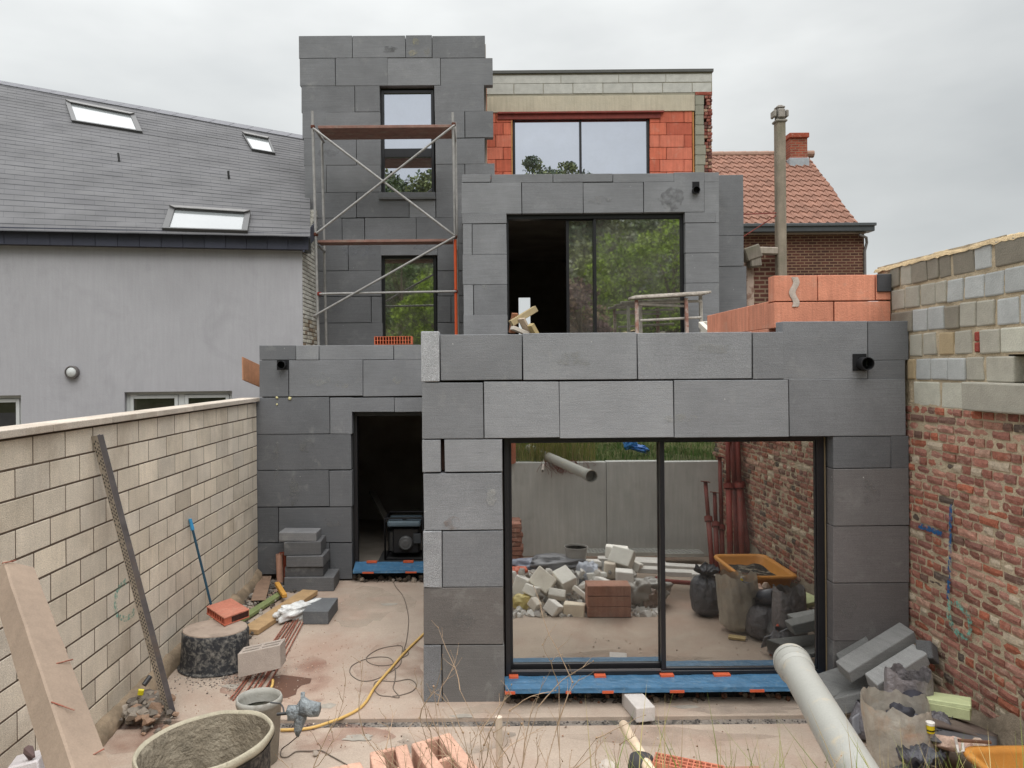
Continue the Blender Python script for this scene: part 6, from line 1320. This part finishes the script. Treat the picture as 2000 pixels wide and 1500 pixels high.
# ------------------------------------------------------------------ vegetation
def blades(name, pts, h, w, cols, label, cat, mat, lean=.35, kind='stuff', droop=.5):
    n = len(pts); pts = np.array(pts); hh = rng.uniform(h[0], h[1], n); a = rng.uniform(0, 2 * np.pi, n); ln = rng.uniform(.05, lean, n) * hh
    dirx, diry = np.cos(a), np.sin(a); b2 = rng.uniform(0, 2 * np.pi, n); sx, sy = np.cos(b2) * w / 2, np.sin(b2) * w / 2
    V = np.zeros((n, 7, 3)); fr_ = [0, .4, .75]
    for i, f in enumerate(fr_):
        k = ln * (f ** 2); wd = (1 - f * .55)
        cx_, cy_, cz = pts[:, 0] + dirx * k, pts[:, 1] + diry * k, pts[:, 2] + hh * f
        V[:, 2 * i] = np.stack([cx_ - sx * wd, cy_ - sy * wd, cz], 1); V[:, 2 * i + 1] = np.stack([cx_ + sx * wd, cy_ + sy * wd, cz], 1)
    V[:, 6] = np.stack([pts[:, 0] + dirx * ln, pts[:, 1] + diry * ln, pts[:, 2] + hh * (1 - droop * .12)], 1)
    base = (np.arange(n) * 7)[:, None]
    me = bpy.data.meshes.new(name); verts = V.reshape(-1, 3); org = np.array([verts[:, 0].mean(), verts[:, 1].mean(), verts[:, 2].min()])
    quads = np.concatenate([base + np.array([0, 1, 3, 2]), base + np.array([2, 3, 5, 4])], 0); tris = base + np.array([4, 5, 6])
    me.vertices.add(len(verts)); me.vertices.foreach_set('co', (verts - org).ravel())
    nl = quads.size + tris.size; me.loops.add(nl); me.loops.foreach_set('vertex_index', np.concatenate([quads.ravel(), tris.ravel()]).astype(np.int32))
    nf = len(quads) + len(tris); me.polygons.add(nf); ls_ = np.concatenate([np.arange(len(quads)) * 4, quads.size + np.arange(len(tris)) * 3]).astype(np.int32); me.polygons.foreach_set('loop_start', ls_)
    me.update(calc_edges=True)
    ci = rng.integers(0, len(cols), n); cc_ = np.array([C(*c) for c in cols])[ci] * rng.uniform(.75, 1.2, (n, 1))
    fc = np.concatenate([cc_, cc_, cc_]); lc = np.concatenate([np.repeat(fc[:2 * n], 4, 0), np.repeat(fc[2 * n:], 3, 0)])
    at = me.color_attributes.new('tint', 'FLOAT_COLOR', 'CORNER'); at.data.foreach_set('color', np.concatenate([lc, np.ones((len(lc), 1))], 1).astype(np.float32).ravel())
    me.materials.append(mat); o = bpy.data.objects.new(name, me); COL.objects.link(o); o.location = org; ORIGIN[name] = Vector(org)
    return tag(o, label, cat, kind=kind)
pts = [(x, y, hill(x, y) - .01) for x, y in zip(rng.uniform(-4, 6, 30000), 1.68 - rng.uniform(0, 1, 30000) ** 1.3 * 7.0)]
blades('lawn_grass', pts, (.05, .16), .007, [(62, 102, 40), (76, 118, 46), (54, 90, 36), (92, 120, 54), (130, 124, 84)], 'rough green grass on the lawn above the retaining wall', 'grass', M_grass)
def clump(n, x0, x1, y0, y1): return [(x, y, hill(x, y) - .01) for x, y in zip(rng.uniform(x0, x1, n), rng.uniform(y0, y1, n))]
blades('edge_grass', clump(620, .25, 1.45, 1.5, 1.78) + clump(700, .85, 1.85, 1.45, 1.79), (.44, .64), .0045, [(150, 150, 84), (128, 140, 66), (176, 160, 112), (110, 130, 56), (160, 140, 100)], 'tall thin grass along the lower edge in front of the yard', 'grass', M_grass, lean=.45)
def stalk(mb, p, h, d, r, depth=0, tint=(1, 1, 1)):
    pts_ = [p]; n = 6; q = p.copy(); dd = d.copy()
    for i in range(n):
        dd = (dd + Vector((random.gauss(0, .16), random.gauss(0, .12), random.gauss(0, .07)))).normalized(); q = q + dd * h / n; pts_.append(q.copy())
        if depth < 2 and i > 0 and random.random() < (.75 if depth == 0 else .6):
            stalk(mb, q, h * random.uniform(.14, .34), (dd + Vector((random.gauss(0, .7), random.gauss(0, .45), random.uniform(-.1, .5)))).normalized(), r * .6, depth + 1, tint)
    mb.tube(pts_, [r * (1 - .12 * i) for i in range(n + 1)], 5, tint, cap=False)
    if depth > 0 or random.random() < .5: mb.rock(q, r * 1.5, tint=(.85, .8, .72))
for i, (px, Yp, H, lx) in enumerate([(870, 1.72, .75, .03), (905, 1.66, .80, -.05), (915, 1.72, .62, .10), (1040, 1.7, .78, -.30), (1060, 1.62, .74, -.15), (1010, 1.72, .50, .05), (1100, 1.7, .46, .1), (1140, 1.7, .42, -.05), (1200, 1.66, .5, .05), (785, 1.66, .60, -.05), (765, 1.72, .52, .12), (820, 1.7, .4, 0), (1255, 1.66, .36, 0), (1380, 1.66, .5, .0), (960, 1.72, .46, .1), (1460, 1.7, .48, .15), (1500, 1.6, .44, .2), (890, 1.7, .5, .2), (1030, 1.74, .66, .1)]):
    x = (px - CX) / F * Yp; p = Vector((x, Yp, hill(x, Yp) - .01)); mb = MB(); random.seed(100 + i)
    for _ in range(4 if H > .55 else 2): stalk(mb, p + Vector((random.uniform(-.02, .02), 0, 0)), H * random.uniform(.78, .98), Vector((lx + random.gauss(0, .05), random.gauss(.03, .05), 1)).normalized(), .0021)
    tag(mb.build('dry_weed', M_dry, smooth=True), 'leafless dried brown weed stalk growing at the lower edge of the photo', 'weed', 'dried weeds along the lawn edge')
random.seed(77)
def leafcloud(centers, n_each, leaf, cols):
    """many small leaf faces spread in lumps: returns arrays"""
    V = []; Cc = []
    for (cx_, cy_, cz_, rx, ry, rz, ci) in centers:
        n = n_each; d = rng.normal(size=(n, 3)); d /= np.linalg.norm(d, axis=1)[:, None]; r = rng.uniform(.55, 1.0, n)[:, None] ** .7
        lump_ = 1 + .22 * np.sin(d[:, :1] * 7 + cx_) * np.cos(d[:, 1:2] * 6 + cy_) + .12 * np.sin(d[:, 2:] * 11 + cz_)
        p = np.array([cx_, cy_, cz_]) + d * r * lump_ * np.array([rx, ry, rz])
        a = rng.normal(size=(n, 3)); a /= np.linalg.norm(a, axis=1)[:, None]; b = np.cross(a, rng.normal(size=(n, 3))); b /= np.linalg.norm(b, axis=1)[:, None]
        s = leaf * rng.uniform(.6, 1.4, n)[:, None]
        V.append(np.stack([p - a * s, p + b * s * .6, p + a * s, p - b * s * .6], 1)); base = np.array(C(*cols[ci % len(cols)]))
        Cc.append(base * rng.uniform(.6, 1.35, (n, 1)))
    return np.concatenate(V), np.concatenate(Cc)
def leafmesh(name, V, Cc, mat, parent=None):
    n = len(V); me = bpy.data.meshes.new(name); verts = V.reshape(-1, 3)
    org = np.array(ORIGIN[parent.name]) if parent is not None else np.array([verts[:, 0].mean(), verts[:, 1].mean(), verts[:, 2].min()])
    me.vertices.add(len(verts)); me.vertices.foreach_set('co', (verts - org).ravel()); me.loops.add(4 * n); me.loops.foreach_set('vertex_index', np.arange(4 * n, dtype=np.int32))
    me.polygons.add(n); me.polygons.foreach_set('loop_start', np.arange(n, dtype=np.int32) * 4); me.update(calc_edges=True)
    at = me.color_attributes.new('tint', 'FLOAT_COLOR', 'CORNER'); at.data.foreach_set('color', np.concatenate([np.repeat(Cc, 4, 0), np.ones((4 * n, 1))], 1).astype(np.float32).ravel())
    me.materials.append(mat); o = bpy.data.objects.new(name, me); COL.objects.link(o)
    if parent is not None: o.parent = parent
    else: o.location = org
    ORIGIN[o.name] = Vector(org); return o
fc = [(92, 108, 66), (74, 92, 62), (112, 124, 72), (80, 96, 70), (98, 108, 78), (88, 92, 76)]  # muted greens put distance haze into the leaf colours
cen = []
for _ in range(360):
    y = -rng.uniform(26, 100); x = rng.uniform(-1, 1) * (24 - y * .62); h = rng.uniform(3.0, 4.6); z = hill(x, y) + h * .55
    cen.append((x, y, z, h * .75, h * .75, h * .8, int(rng.integers(0, 6))))
for _ in range(46):
    y = -rng.uniform(56, 74); px_ = rng.choice([rng.uniform(730, 860), rng.uniform(1000, 1105)]); x = (px_ - CX) / F * (31 - y); el_ = .250 + .012 * math.sin(px_ * .06) - (.01 if px_ < 900 else 0)
    cen.append((x, y, el_ * (30.5 - y) - 2.4, 2.8, 2.8, 2.6, int(rng.integers(0, 6))))
V, Cc = leafcloud(cen, 620, .24, fc); wd_ = leafmesh('wood', V, Cc, M_leaf); tag(wd_, 'wooded hillside across the valley, mirrored in the upper windows', 'wood', kind='stuff')
def tree(x, y, H, R_, ci, cols, label, n=260, leaf=.11, lumps=16, grp='trees mirrored in the windows'):
    z0 = hill(x, y); t = thing('tree', label, 'tree', (x, y, z0), grp); mb = MB(); p = Vector((x, y, z0 - .1)); top = Vector((x + .2, y, z0 + H * .8))
    mb.tube([p, p.lerp(top, .4) + Vector((.1, 0, 0)), top], [H * .022, H * .015, H * .004], 8, C(90, 76, 62)); ce = []
    for k in range(lumps):
        a = random.uniform(0, 6.28); f = random.uniform(.35, 1.0); rr2 = R_ * (1.1 - f * .5) * random.uniform(.3, .95); c = Vector((x + math.cos(a) * rr2, y + math.sin(a) * rr2, z0 + H * f * .93)); s = R_ * random.uniform(.22, .42)
        ce.append((c.x, c.y, c.z, s, s, s * .8, ci + k % 2)); q = p.lerp(top, min(.95, f * .7)); mb.tube([q, q.lerp(c, .5) + Vector((0, 0, .1)), c], [H * .007, H * .004, .01], 5, C(90, 76, 62))
    mb.build('trunk', M_generic, t, smooth=True); V, Cc = leafcloud(ce, n, leaf, cols); leafmesh('crown', V, Cc, M_leaf, t)
gcols = [(124, 150, 44), (108, 136, 40), (96, 120, 48), (84, 108, 60), (120, 100, 80), (92, 70, 68)]
# targets read in the middle and top windows: (pixel x, height) at their mirrored distance
def mirx(px, Yt, Ym): return (px - CX) / F * (2 * Ym - Yt)
tree(mirx(1310, -17, YM + .13), -17, 9.0, 3.4, 0, gcols, 'bright yellow-green tree, nearest behind the lawn, mirrored right in the terrace door')
tree(mirx(1225, -19, YM + .13), -19, 7.6, 3.2, 0, gcols, 'bright green tree beside the nearest one, mirrored mid terrace door')
tree(mirx(1130, -15, YM + .13), -15, 5.6, 2.4, 4, gcols, 'small reddish-brown leaved tree mirrored at the left of the terrace door glass')
tree(mirx(840, -16, YT + .14), -16, 6.5, 2.6, 0, gcols, 'light green tree mirrored in the lower tower window')
tree(mirx(780, -22, YT + .14), -22, 8.5, 3.2, 2, gcols, 'mid green tree mirrored behind the lighter one in the lower tower window')
TH = lambda x, y, el, Ym: el * (2 * Ym - y) - hill(x, y)
tree(mirx(1045, -60, YB + .10), -60, TH(mirx(1045, -60, YB + .10), -60, .285, YB), 3.6, 2, fc, 'tall open-crowned tree on the skyline, left in the top window', n=150, leaf=.2)
tree(mirx(1128, -62, YB + .10), -62, TH(mirx(1128, -62, YB + .10), -62, .285, YB), 3.4, 2, fc, 'round-topped tree on the skyline, middle of the top window', n=160, leaf=.2)
tree(mirx(1160, -64, YB + .10), -64, TH(mirx(1160, -64, YB + .10), -64, .280, YB), 3.2, 3, fc, 'tree on the skyline just right of the mullion of the top window', n=160, leaf=.2)
tree(mirx(815, -50, YT + .14), -50, TH(mirx(815, -50, YT + .14), -50, .268, YT), 4.2, 2, fc, 'tree on the skyline mirrored low in the upper tower window', n=200, leaf=.2)
# dry roots hanging over the wall
mb = MB()
for k in range(70):
    x = random.gauss(1.32, .14); p = Vector((x, 1.87, -1.42 + random.uniform(0, .03))); pts_ = [p]; q = p.copy()
    for i in range(4): q = q + Vector((random.gauss(.01, .03), random.uniform(0, .012), -random.uniform(.01, .07))); pts_.append(q.copy())
    mb.tube(pts_, .0035, 4, C(120, 64, 54), cap=False)
tag(mb.build('dry_roots', M_generic), 'reddish dry roots hanging over the top of the retaining wall', 'roots')
